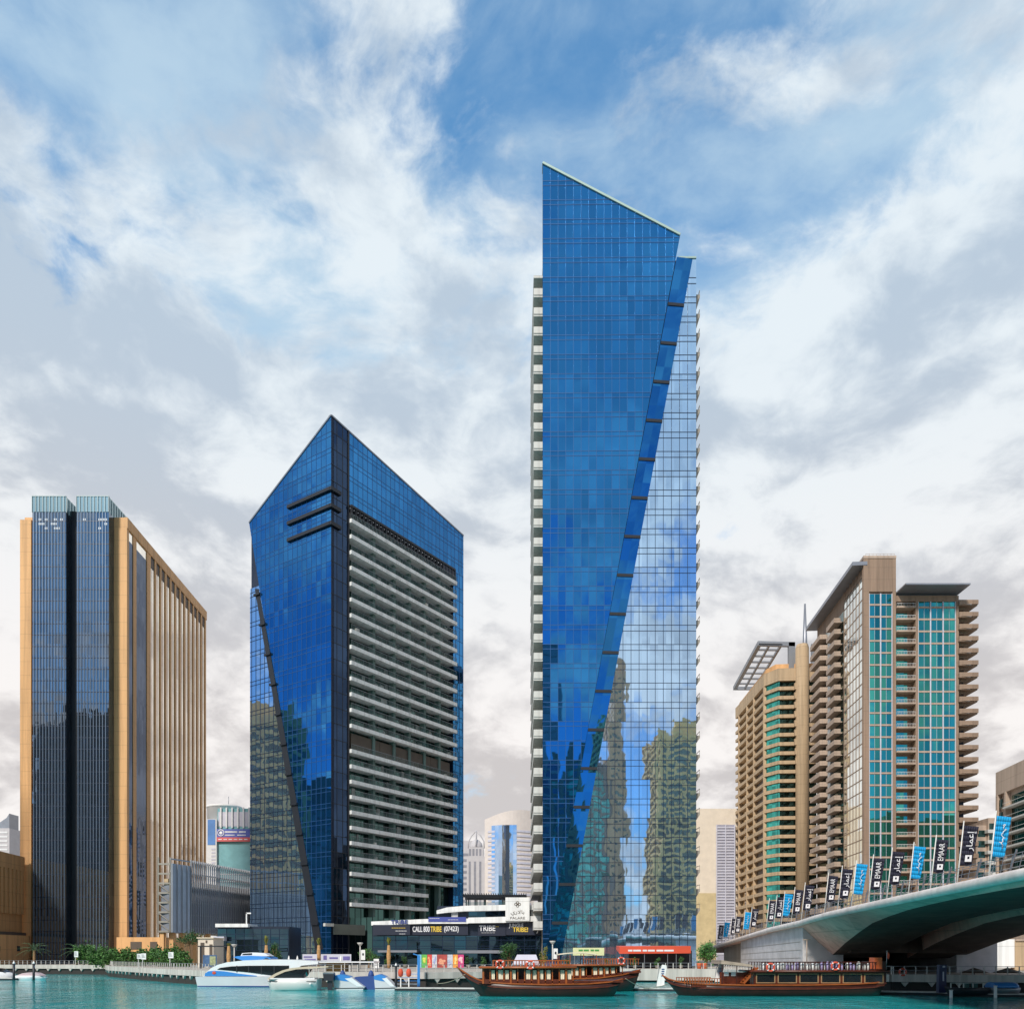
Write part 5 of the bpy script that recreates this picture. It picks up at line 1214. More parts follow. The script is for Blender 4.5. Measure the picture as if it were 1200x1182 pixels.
def awning():
    D = 132; t = thing('red_awning', 'long red awning with white lettering at the foot of the tallest tower', 'awning', (PX(766, D), D, GZ))
    mb = MB(); mb.hexa([(PX(725, D), D - 1, PZ(1117, D)), (PX(808, D), D - 1, PZ(1116.5, D)), (PX(808, D), D + 3, PZ(1112, D)), (PX(725, D), D + 3, PZ(1112, D)), (PX(725, D), D - 1, PZ(1109, D)), (PX(808, D), D - 1, PZ(1108, D)), (PX(808, D), D + 3, PZ(1107.5, D)), (PX(725, D), D + 3, PZ(1107.5, D))]); b = build(mb, 'valance', M_RED, t)
    mb = MB()
    for a, c in ((735, 740), (741, 750), (752, 757), (758, 766), (768, 776), (777, 788)): mb.box(PX(a, D), PX(c, D), D - 1.04, D - 1.005, PZ(1114.3, D), PZ(1112.3, D))
    build(mb, 'lettering', M_LETW, b)
    for p in (726, 754, 781, 791, 807):
        mb = MB(); mb.box(PX(p, D), PX(p, D) + .08, D - .8, D - .72, GZ, PZ(1116.6, D)); build(mb, 'post', M_GREYM, t)
    mb = MB(); mb.box(PX(740, D), PX(816, D), D + 3.2, D + 9, GZ, PZ(1113, D)); build(mb, 'dark_kiosk', M_BLACK, t)
    D = 130; t = thing('green_sign', 'pale yellow sign with green lettering behind the dhows', 'sign', (PX(690, D), D, GZ))
    mb = MB(); mb.box(PX(671.5, D), PX(708, D), D, D + .2, PZ(1119, D), PZ(1110, D)); b = build(mb, 'board', mat('pale_yellow_board', (.60, .62, .34), .6, var=.08), t); mb = MB()
    for a, c in ((678, 683), (684, 690), (692, 696), (697, 702)): mb.box(PX(a, D), PX(c, D), D - .04, D - .005, PZ(1114, D), PZ(1112, D))
    build(mb, 'lettering', mat('green_lettering', (.05, .25, .05), .6, var=0), b)
    for p in (673, 706):
        mb = MB(); mb.box(PX(p, D), PX(p, D) + .1, D + .05, D + .15, GZ, PZ(1119, D)); build(mb, 'post', M_GREYM, t)
    # pale tent
    D = 130; x = PX(617, D); t = thing('quay_tent', 'pale grey tent roof behind the front dhow', 'tent', (x, D, GZ)); mb = MB()
    mb.hexa([(PX(600, D), D - 2, PZ(1130, D)), (PX(632, D), D - 2, PZ(1130, D)), (PX(632, D), D + 2, PZ(1130, D)), (PX(600, D), D + 2, PZ(1130, D)), (PX(606, D), D - 1, PZ(1118, D)), (PX(628, D), D - 1, PZ(1118, D)), (PX(628, D), D + 1, PZ(1118, D)), (PX(606, D), D + 1, PZ(1118, D))]); build(mb, 'roof', M_LILAC, t)
    for p in (602, 630): mb = MB(); mb.box(PX(p, D), PX(p, D) + .1, D - 1.5, D - 1.4, GZ, PZ(1130, D)); build(mb, 'post', M_GREYM, t)
awning()
def planters():
    for px, lab in ((820.5, 'left'), (826.5, 'right')):
        D = 124.6; x = PX(px, D); t = thing('planter', '%s one of two orange red planters under the bright green tree' % lab, 'planter', (x, D, GZ), 'orange planters'); mb = MB(); mb.lathe((x, D + .6, GZ), [(.28, 0), (.36, .85), (.40, .95), (.30, .96), (.28, .8)], 14); build(mb, 'pot', M_ORANGE, t)
        rnd = random.Random(int(px)); mb = MB(); leaves(mb, (x, D + .6, GZ + 1.05), .3, .3, .22, 60, .18, rnd); build(mb, 'foliage', L_TREE, t, recalc=False)
planters()
def feather(label, px, D, ytop, ybot, w):
    x = PX(px, D); z0, z1 = PZ(ybot, D), PZ(ytop, D); t = thing('feather_flag', label, 'flag', (x, D, z0 - .3), 'white feather flags'); h = z1 - z0
    mb = MB(); mb.tube([(x, D, z0 - .3), (x + .12 * h, D, z0 + h * .8), (x + .3 * h, D, z1)], [.03, .03, .015], 6); build(mb, 'pole', M_GREYM, t)
    mb = MB(); rows = []
    for k in range(7):
        u = k / 6; a = x + .03 + .15 * h * u * u + .10 * h * u; ww = w * (1 - .25 * u) if k < 6 else w * .55; rows.append((Vector((a, D - .02, z0 + h * .97 * u)), Vector((a + ww, D - .06, z0 + h * .97 * u + (.06 if k < 6 else -.05)))))
    for (a, b), (c, d) in zip(rows, rows[1:]): mb.face([a, b, d, c])
    o = build(mb, 'cloth', M_WHITE, t); s = o.modifiers.new('thick', 'SOLIDIFY'); s.thickness = .02
    mb = MB(); m = x + .12 * h + w * .45
    for k in range(4): mb.box(m - w * .18 + .02 * k, m + w * .18 + .02 * k, D - .12, D - .085, z0 + h * (.45 + .1 * k), z0 + h * (.49 + .1 * k))
    build(mb, 'lettering', M_BLUED, o)
feather('white feather flag with dark print between the two dhows', 769, 92, 1129, 1155, .85)
feather('white feather flag standing on the bow of the right dhow', 837, 84, 1129, 1150, .75)
# ================================================================ boats
def hull(mb, st, D, beam, keel=-.5, wl=.72):
    """st: (px at sheer, py at sheer, px at keel, beam factor) from bow to stern"""
    rings = []
    for xs, ys, xk, bf in st:
        X, Xk, z = PX(xs, D), PX(xk, D), PZ(ys, D); b = beam / 2 * bf; r = []
        prof = [(0, 1.0), (.35, .97), (.70, .80), (.92, .45), (1.0, .04)]
        for s in (1, -1):
            for f, w in (prof if s == 1 else prof[::-1]):
                r.append((X + (Xk - X) * f, D + beam / 2 - s * b * w, z + (keel - z) * f))
        rings.append(r)
    mb.ring(rings, cap=True)
def dhow(name, label, D, st, beam, house, rail, style, top_c='orange'):
    cx = PX((st[0][0] + st[-1][0]) / 2, D); t = thing(name, label, 'boat', (cx, D + beam / 2, 0)); yn = D + .12; x = lambda p: PX(p, D); z = lambda p: PZ(p, D)
    mb = MB(); hull(mb, st, D, beam); h = build(mb, 'hull', M_WOODD, t)
    for off_, dz in ((1.0, .03), (.72, .0)):
        mb = MB(); pts = []
        for xs, ys, xk, bf in st:
            f = 0 if off_ == 1.0 else .22; X = x(xs) + (x(xk) - x(xs)) * f; zz = z(ys) + (-.5 - z(ys)) * f; pts.append((X, D + beam / 2 - beam / 2 * bf * (1.0 if f == 0 else .985) - .03, zz + dz))
        for a, b in zip(pts, pts[1:]): mb.bar(a, b, .09, .12)
        build(mb, 'gunwale', M_WOODO if off_ == 1.0 else M_WOOD, h)
    mb = MB(); pts = [(xs, ys) for xs, ys, _, bf in st if bf > .5]
    mb.hexa([(x(pts[0][0]), D + .4, z(pts[0][1]) - .3), (x(pts[-1][0]), D + .4, z(pts[-1][1]) - .3), (x(pts[-1][0]), D + beam - .4, z(pts[-1][1]) - .3), (x(pts[0][0]), D + beam - .4, z(pts[0][1]) - .3), (x(pts[0][0]), D + .4, z(pts[0][1]) - .12), (x(pts[-1][0]), D + .4, z(pts[-1][1]) - .12), (x(pts[-1][0]), D + beam - .4, z(pts[-1][1]) - .12), (x(pts[0][0]), D + beam - .4, z(pts[0][1]) - .12)]); build(mb, 'deck', M_WOOD, t)
    x0, x1, yt, yb = house; X0, X1, zt, zb = x(x0), x(x1), z(yt), z(yb); y0, y1 = D + .45, D + beam - .45
    if style == 'curtain':
        mb = MB(); n = int((X1 - X0) / .62)
        for k in range(n + 1):
            a = X0 + (X1 - X0) * k / n; w = .05 if k % 4 else .09
            for yy in (y0, y1): mb.box(a - w, a + w, yy - w, yy + w, zb - .1, zt - .1)
        build(mb, 'post', M_WOODO, t)
        mb = MB(); mb.box(X0, X1, y0 - .04, y0 + .04, zb - .12, zb + .32); mb.box(X0, X1, y1 - .04, y1 + .04, zb - .12, zb + .32); mb.box(X0 + .05, X1 - .05, y0 + 1.6, y0 + 1.7, zb - .1, zt - .1); build(mb, 'side_panel', M_WOOD, t)
        for k in range(1, n):
            if k % 5 == 0: continue
            a = X0 + (X1 - X0) * k / n; mb = MB(); rnd = random.Random(k); w = rnd.uniform(.30, .44); q = y0 + .12
            for j in range(4):
                u0, u1 = a + .12 + w * j / 4, a + .12 + w * (j + 1) / 4; d0, d1 = (.04 if j % 2 else 0), (0 if j % 2 else .04)
                mb.face([(u0, q + d0, zb + .30), (u1, q + d1, zb + .30), (u1, q + d1, zt - .3), (u0, q + d0, zt - .3)])
            build(mb, 'curtain', M_CREAM, t)
    else:
        mb = MB(); mb.box(X0, X1, y0, y1, zb - .2, zt - .1); hs = build(mb, 'cabin', M_WOOD, t)
        nW = 6; pw = (X1 - X0) / nW
        for k in range(nW):
            a, b = X0 + pw * (k + .10), X0 + pw * (k + .90); g = MB(); g.box(a, b, y0 - .03, y0 - .005, zb + (zt - zb) * .12, zb + (zt - zb) * .72); w = build(g, 'window', M_SMOKE, hs)
            g = MB(); za, zc = zb + (zt - zb) * .12, zb + (zt - zb) * .72
            for q in ((a - .09, a, za - .08, zc + .08), (b, b + .09, za - .08, zc + .08), (a, b, zc, zc + .08), (a, b, za - .08, za)): g.box(q[0], q[1], y0 - .07, y0 - .002, q[2], q[3])
            build(g, 'frame', mat('pale_wood_frame', (.34, .20, .10), .5, var=.15, vscale=2), hs)
    mb = MB(); mb.box(X0 - .3, X1 + .3, y0 - .35, y1 + .35, zt - .1, zt + .02); build(mb, 'roof', M_WOOD, t)
    mb = MB(); mb.tube([(X0 - .32, y0 - .36, zt - .05), (X1 + .32, y0 - .36, zt - .05)], .11, 8); mb.tube([(X0 - .32, y0 - .36, zt - .05), (X0 - .32, y1 + .36, zt - .05)], .11, 8); build(mb, 'roof_edge', M_WOODO if top_c == 'orange' else M_WOOD, t)
    if rail:
        r0, r1, ry, kind = rail; R0, R1, zr = x(r0), x(r1), z(ry); mb = MB()
        for yy in (y0 - .2, y1 + .2):
            for a in frange(R0, R1, .28): mb.box(a, a + .06, yy - .03, yy + .03, zt, zr)
            mb.box(R0, R1 + .06, yy - .05, yy + .05, zr, zr + .07)
        build(mb, 'railing', M_WOODO if kind == 'wood' else M_WOODD, t)
        if kind == 'covers':
            rnd = random.Random(3); a = R0 + .2
            while a < R1 - .5:
                w = rnd.uniform(.26, .40); mb = MB(); hh = (zr - zt) * rnd.uniform(.75, 1.12); mb.lathe((a + w / 2, y0 + .15, zt + .02), [(w * .48, 0), (w * .5, hh * .5), (w * .44, hh * .85), (w * .2, hh)], 8); build(mb, 'seat_cover', M_WHITE if rnd.random() < .65 else mat('lilac_cover', (.36, .30, .52), .8), t); a += w + rnd.uniform(.02, .2)
    return t
t1 = dhow('dhow', 'long dark wooden dhow in front, cream curtains and varnished roof, prow to the left', 79.0,
     [(533, 1133, 567, .03), (541, 1138, 569, .14), (550, 1143.5, 571, .32), (560, 1148, 575, .55), (575, 1151, 585, .80), (600, 1152.5, 604, .95), (640, 1153.5, 640, 1.0), (690, 1152.5, 690, .97), (715, 1150.5, 708, .85), (731, 1147, 718, .62)], 4.6, (566, 672, 1132.5, 1151), (577, 668, 1125.5, 'wood'), 'curtain')
t1b = dhow('dhow', 'second wooden dhow moored behind the front one, with a cream canopy on its upper deck', 90.0,
     [(600, 1142, 606, .1), (630, 1146, 634, .7), (660, 1147, 662, .95), (700, 1146, 700, 1.0), (730, 1142, 728, .9), (752, 1136, 742, .6)], 4.6, (652, 730, 1130, 1146), (684, 749, 1123.5, 'wood'), 'curtain')
t2 = dhow('dhow', 'long dark red dhow beside the bridge, six cabin windows, white seat covers on top', 80.0,
     [(781, 1143, 806, .03), (788, 1147.5, 808, .17), (798, 1150.5, 811, .44), (812, 1152.5, 820, .72), (840, 1153.5, 842, .92), (880, 1154, 880, 1.0), (940, 1154, 940, 1.0), (1000, 1153, 999, .95), (1028, 1151.5, 1022, .85), (1041, 1149, 1034, .7)], 4.8, (886, 1039, 1137, 1152.5), (893, 1028, 1127.5, 'covers'), 'window', 'red')
def dhow_extras():
    D = 90.0; mb = MB(); x = lambda p: PX(p, D); z = lambda p: PZ(p, D)
    pts = [(x(654 + 46 * k / 8), z(1117.5 - 2.2 * math.sin(math.pi * k / 8))) for k in range(9)]
    mb.extr([(a, D + .3, b) for a, b in pts] + [(a, D + .3, b - .1) for a, b in pts[::-1]], (0, 3.8, 0)); build(mb, 'canopy', M_CREAM, t1b)
    for p in (655, 668, 684, 699):
        for yy in (D + .4, D + 4): mb = MB(); mb.box(x(p), x(p) + .07, yy, yy + .07, z(1130), z(1117)); build(mb, 'canopy_post', M_WOODO, t1b)
    D = 80.0; x = lambda p: PX(p, D); z = lambda p: PZ(p, D)
    # right dhow: foredeck railing, stair, grey awning and the orange locker at the stern
    for yy in (D + .3, D + 4.4):
        mb = MB(); mb.box(x(803), x(846), yy - .02, yy + .1, z(1146.5), z(1145.7))
        for a in frange(x(803), x(846), .26): mb.box(a, a + .07, yy, yy + .08, z(1153), z(1146.5) + .01)
        build(mb, 'foredeck_railing', M_WOODO, t2)
    mb = MB(); mb.bar((x(873), D + .5, z(1152)), (x(890), D + .5, z(1133)), .12, .2); mb.bar((x(873), D + 1.4, z(1152)), (x(890), D + 1.4, z(1133)), .12, .2)
    for k in range(7): u = k / 6.5; mb.box(x(873 + 17 * u) - .15, x(873 + 17 * u) + .15, D + .5, D + 1.4, z(1152 - 19 * u), z(1152 - 19 * u) + .05)
    build(mb, 'stair', M_WOODO, t2)
    mb = MB(); mb.hexa([(x(846), D + .2, z(1129)), (x(884), D + .2, z(1132.5)), (x(884), D + 4.4, z(1132.5)), (x(846), D + 4.4, z(1129)), (x(846), D + .2, z(1124.5)), (x(880), D + .2, z(1129.5)), (x(880), D + 4.4, z(1129.5)), (x(846), D + 4.4, z(1124.5))]); build(mb, 'awning', M_PINKB, t2)
    for p in (847, 864, 881): mb = MB(); mb.box(x(p), x(p) + .07, D + .3, D + .37, z(1153), z(1130)); build(mb, 'awning_post', M_WOODD, t2)
    mb = MB(); mb.box(x(848), x(884), D + 1.5, D + 1.56, z(1153), z(1139)); w = build(mb, 'wheelhouse_wall', M_WOOD, t2)
    for p in (853, 861.5): mb = MB(); mb.box(x(p), x(p + 5.5), D + 1.44, D + 1.49, z(1143.5), z(1138.5)); build(mb, 'notice', M_WHITE, w)
    mb = MB(); mb.box(x(1027), x(1036), D + .4, D + 1.6, z(1135), z(1121.5))
    for k in range(4): mb.box(x(1027.5 + 2.1 * k), x(1028.3 + 2.1 * k), D + .35, D + .39, z(1134), z(1123))
    build(mb, 'stern_locker', M_ORANGE, t2)
    mb = MB(); mb.box(x(1030), x(1042), D + .6, D + 4, z(1150), z(1126)); build(mb, 'stern_cabin', M_WOODD, t2)
    t = thing('stern_flag', 'small red flag on a thin pole at the stern of the right dhow', 'flag', (x(1045), D + 1, z(1138)))
    mb = MB(); mb.tube([(x(1043.5), D + 1, z(1150)), (x(1045), D + 1, z(1113))], .025, 5); build(mb, 'pole', M_WHITE, t)
    mb = MB(); P = [(x(1045), D + .98, z(1114)), (x(1047.6), D + .9, z(1118)), (x(1046.8), D + .95, z(1123.5)), (x(1044.4), D + 1.0, z(1122))]; mb.face(P); o = build(mb, 'cloth', M_RED, t); s = o.modifiers.new('thick', 'SOLIDIFY'); s.thickness = .02
dhow_extras()
def ropes():
    for a, b, lab in ((W(545, 1141, 80.5), W(512, 1152, 92.5), 'mooring rope from the prow of the front dhow to the pontoon'), (W(790, 1149, 81.5), W(752, 1157.5, 92.5), 'mooring rope from the prow of the right dhow to the pontoon'), (W(733, 1146, 81.5), W(762, 1157, 92.6), 'mooring rope from the stern of the front dhow to the pontoon')):
        mb = MB(); pts = [a.lerp(b, k / 8) + Vector((0, 0, -.5 * math.sin(math.pi * k / 8) * .5)) for k in range(9)]; mb.tube(pts, .035, 5); o = build(mb, 'mooring_rope', mat('rope', (.40, .33, .24), .9), None, loc=a); tag(o, lab, 'rope')
ropes()
M_RING = mat('lifebuoy_red', (.62, .08, .04), .5, var=.05)
def lifebuoy(label, px, py, D, r=.36, mat_=None):
    t = thing('lifebuoy', label, 'lifebuoy', (PX(px, D), D, PZ(py, D)), 'lifebuoys'); mb = MB(); mb.torus((PX(px, D), D, PZ(py, D)), r, r * .27, 'y', 20, 8); o = build(mb, 'ring', mat_ or M_RING, t)
    mb = MB()
    for k in range(4):
        a = math.pi / 4 + k * math.pi / 2; c = Vector((PX(px, D) + r * math.cos(a), D, PZ(py, D) + r * math.sin(a))); mb.ball(c, r * .31, r * .30, r * .31, 8, 6)
    build(mb, 'band', M_WHITE, o)
lifebuoy('red lifebuoy on the roof rail of the front dhow, nearer its prow', 586, 1129.5, 79.0)
lifebuoy('red lifebuoy on the roof rail of the front dhow, farther from its prow', 621.5, 1130, 79.0)
lifebuoy('red lifebuoy on the upper rail of the dhow with the cream canopy', 728, 1125.5, 90.0)
lifebuoy('red lifebuoy on the upper rail of the right dhow, left of the two', 903, 1133, 79.9)
lifebuoy('red lifebuoy on the upper rail of the right dhow, right of the two', 979, 1131.5, 79.9)
lifebuoy('pale red lifebuoy on the quay railing under the bridge', 1058, 1138.5, 86.5, .34)

def ferry():
    D = 103.0; x = lambda p: PX(p, D); z = lambda p: PZ(p, D); w = 6.2
    t = thing('ferry', 'white and blue streamlined water bus catamaran moored at the quay', 'boat', (x(320), D + w / 2, 0))
    for k, yy in enumerate((D, D + w - 1.7)):
        mb = MB(); st = []
        mb.hexa([(x(231), yy + .3, -.3), (x(425), yy, -.3), (x(425), yy + 1.7, -.3), (x(231), yy + 1.4, -.3), (x(228), yy + .2, z(1144)), (x(425), yy, z(1143.5)), (x(425), yy + 1.7, z(1143.5)), (x(228), yy + 1.5, z(1144))]); h = build(mb, 'hull', mat('pale_hull_paint', (.56, .57, .60), .35, var=.05), t)
        if k == 0:
            mb = MB(); mb.hexa([(x(230.6), yy + .28, .02), (x(425), yy - .02, .02), (x(425), yy + .1, .02), (x(232), yy + .3, .02), (x(230.3), yy + .26, .16), (x(425), yy - .02, .16), (x(425), yy + .1, .16), (x(232), yy + .3, .16)]); build(mb, 'waterline_stripe', M_BLUED, h)
    top = [(237, 1143.6), (240.5, 1139), (246, 1134), (254, 1130), (265, 1127), (285, 1124.8), (310, 1123.8), (345, 1124.2), (372, 1126)]
    bot = [(372, 1129), (352, 1131), (338, 1143.6)]
    def prof(pts, y, d, name, m, par):
        mb = MB(); mb.extr([(x(a), y, z(b)) for a, b in pts], (0, d, 0)); return build(mb, name, m, par)
    c = prof(top + bot, D + .3, w - .6, 'cabin', M_GEL, t)
    g = prof([(253.5, 1135.5), (257, 1133.5), (270, 1131.8), (290, 1131), (338, 1130.8), (338, 1143), (318, 1142.5), (290, 1138.8), (268, 1136.8)], D + .25, .1, 'window', M_SMOKE, c)
    mb = MB()
    for p in (276, 290, 305, 320): mb.box(x(p), x(p) + .12, D + .23, D + .26, z(1141 if p > 300 else 1138.5), z(1131))
    build(mb, 'window_bar', M_BLACK, g)
    prof([(238.6, 1143.2), (239.4, 1140), (243, 1137.6), (250, 1136.8), (262, 1137.6), (280, 1140.4), (300, 1142.8), (300, 1143.5)], D + .27, .06, 'blue_swoosh', M_BLUEP, c)
    mb = MB(); mb.ball((x(250), D + .24, z(1139.4)), .24, .03, .2); build(mb, 'badge', M_RED, c)
    mb = MB(); mb.box(x(345), x(437), D + .6, D + w - .8, z(1127.6), z(1126.2)); build(mb, 'aft_roof', M_GEL, t)
    mb = MB()
    for p in (372, 402, 411, 434):
        for yy in (D + .7, D + w - 1): mb.box(x(p), x(p) + .08, yy, yy + .08, z(1143), z(1127.6))
    build(mb, 'roof_post', M_OFFW, t)
    mb = MB(); mb.box(x(378), x(401), D + 2, D + 4, z(1143), z(1127.7)); build(mb, 'aft_locker', mat('ochre_panel', (.30, .20, .08), .7, var=.25), t)
    mb = MB(); mb.box(x(338), x(427), D + .1, D + w - .1, z(1144), z(1143.2)); build(mb, 'deck', M_GREYM, t)
    mb = MB(); 
    for k in range(3): mb.bar((x(309 + 1.5 * k), D + 1, z(1124)), (x(307.5 + 1.5 * k), D + 1, z(1121.6)), .05, .08)
    mb.box(x(306), x(314), D + .9, D + 1.1, z(1124), z(1123.4)); build(mb, 'antenna', M_BLACK, t)
    # another water bus behind: only its blue roof shows
    D = 111.5; t = thing('ferry', 'blue and white roof of another water bus showing above the front ferry', 'boat', (x(290), D + 2, 0)); w = 3.6; x = lambda p: PX(p, D - 2); z = lambda p: PZ(p, D - 2); D -= 3.2
    mb = MB(); mb.extr([(x(a), D + .2, z(b)) for a, b in [(266, 1120.8), (272, 1119.8), (286, 1119.3), (305, 1120), (311, 1122), (311, 1126), (280, 1126)]], (0, w, 0)); b = build(mb, 'roof', M_BLUEP, t)
    mb = MB(); mb.extr([(x(a), D + .6, z(b)) for a, b in [(274, 1119.7), (276, 1116.2), (288, 1115.4), (303, 1116.3), (309, 1119.8)]], (0, 2.2, 0)); build(mb, 'wheelhouse', M_GEL, t)
    mb = MB(); mb.extr([(x(a), D + .57, z(b)) for a, b in [(276, 1118.6), (277, 1116.9), (288, 1116.2), (288, 1118.4)]], (0, .05, 0)); build(mb, 'window', M_SMOKE, t)
    mb = MB(); mb.extr([(x(a), D + .4, z(b)) for a, b in [(262, 1141), (266, 1152), (318, 1152), (318, 1126.1), (272, 1126.1)]], (0, w - .4, 0)); build(mb, 'hull', M_GEL, t)
ferry()
def motorboat():
    D = 93.0; x = lambda p: PX(p, D); z = lambda p: PZ(p, D); w = 2.8
    t = thing('motorboat', 'small white motorboat with a tan roof and outboard engine in front of the ferry', 'boat', (x(343), D + w / 2, 0))
    mb = MB(); hull(mb, [(309, 1146.5, 314, .1), (315, 1146.8, 318, .55), (325, 1147, 326, .85), (345, 1147, 345, 1), (371, 1147, 370, .95)], D, w, -.35); h = build(mb, 'hull', mat('warm_gelcoat', (.68, .66, .64), .3, var=.04), t)
    mb = MB(); mb.bar((x(311), D + .9, z(1149.3)), (x(322), D + .3, z(1149.5)), .04, .07); mb.bar((x(322), D + .3, z(1149.5)), (x(370), D + .02, z(1149.5)), .06, .07); build(mb, 'rubbing_strake', M_BLACK, h)
    mb = MB(); mb.extr([(x(a), D + .3, z(b)) for a, b in [(312, 1147), (316, 1143.5), (322, 1140), (330, 1136.5), (341, 1133.6), (355, 1132.3), (372, 1132.3), (384, 1131.6), (384, 1132.8), (366, 1134.2), (346, 1135.3), (333, 1138.2), (322, 1143.2), (317, 1147)]], (0, w - .6, 0)); build(mb, 'roof', mat('tan_gelcoat', (.58, .48, .36), .4, var=.08), t)
    mb = MB(); mb.extr([(x(a), D + .36, z(b)) for a, b in [(319, 1145.6), (324, 1143), (334, 1138.8), (346, 1136), (360, 1135.3), (354, 1144.2), (350, 1145.6)]], (0, w - .72, 0)); build(mb, 'windscreen', M_SMOKE, t)
    mb = MB(); mb.box(x(316), x(368), D + .2, D + w - .2, z(1147), z(1145.5)); build(mb, 'coaming', M_GEL, t)
    mb = MB()
    for p in (361, 366.5, 372): mb.box(x(p), x(p) + .05, D + .4, D + .45, z(1146), z(1133.5))
    build(mb, 'roof_post', M_OFFW, t)
    mb = MB(); mb.hexa([(x(377), D + 1, z(1149)), (x(388), D + 1, z(1149)), (x(388), D + 1.9, z(1149)), (x(377), D + 1.9, z(1149)), (x(376), D + 1, z(1141)), (x(389), D + 1, z(1141)), (x(389), D + 1.9, z(1141)), (x(376), D + 1.9, z(1141))]); mb.box(x(381), x(386), D + 1.3, D + 1.6, -.5, z(1149)); o = build(mb, 'outboard_engine', mat('engine_black', (.02, .02, .028), .35), t)
    mb = MB(); mb.box(x(376), x(388.5), D + .97, D + 1.93, z(1141) + .01, z(1139.2)); build(mb, 'cowl', M_GREYM, o)
    mb = MB(); mb.ball((x(364), D - .1, z(1152.3)), .14, .14, .14); build(mb, 'fender', M_WHITE, t)
motorboat()
def catamaran():
    D = 95.0; x = lambda p: PX(p, D); z = lambda p: PZ(p, D)
    t = thing('catamaran', 'blue and white catamaran with two raked bows, a dark tarpaulin between them', 'boat', (x(425), D + 1.5, 0))
    for x0, lab in ((390, 0), (438, 1)):
        mb = MB(); a = x0; K = 1 if lab == 0 else .68; mb.extr([(x(q), D + lab * .1, z(b)) for q, b in [(a, 1143), (a + 9 * K, 1141.2), (a + 22 * K, 1145), (a + 37 * K, 1156), (a + 35 * K, 1159.5), (a + 2 * K, 1159.5)]], (0, 2.0, 0)); h = build(mb, 'hull', mat('pale_hull_paint', (.56, .57, .60), .35), t)
        mb = MB(); mb.extr([(x(q), D + lab * .1 - .03, z(b)) for q, b in [(a, 1142.9), (a + 9 * K, 1141), (a + 19 * K, 1143.6), (a + 28 * K, 1150), (a + 14 * K, 1149), (a, 1147)]], (0, 2.06, 0)); build(mb, 'blue_flare', M_BLUEP, h)
        mb = MB(); mb.extr([(x(q), D + lab * .1 - .05, z(b)) for q, b in [(a + 14 * K, 1146), (a + 22 * K, 1145.2), (a + 36 * K, 1155.4), (a + 29 * K, 1155.4)]], (0, .04, 0)); build(mb, 'white_flash', M_GEL, h)
        mb = MB(); mb.extr([(x(q), D + lab * .1 - .04, z(b)) for q, b in [(a + 2 * K, 1157.2), (a + 36 * K, 1156.6), (a + 36 * K, 1157.6), (a + 2 * K, 1158)]], (0, .03, 0)); build(mb, 'waterline_stripe', M_BLACK, h)
    mb = MB(); mb.extr([(x(q), D + 1.0, z(b)) for q, b in [(414, 1144.5), (436, 1143.5), (452, 1146.5), (455, 1159.5), (400, 1159.5)]], (0, 2.6, 0)); build(mb, 'tarpaulin', M_BLUED, t)
    for p in (397, 431):
        mb = MB(); mb.lathe((x(p), D + 2.2, z(1146)), [(.3, 0), (.36, .3), (.30, .55), (.22, .75), (.05, .9)], 10); build(mb, 'seat', M_BLUED, t)
catamaran()
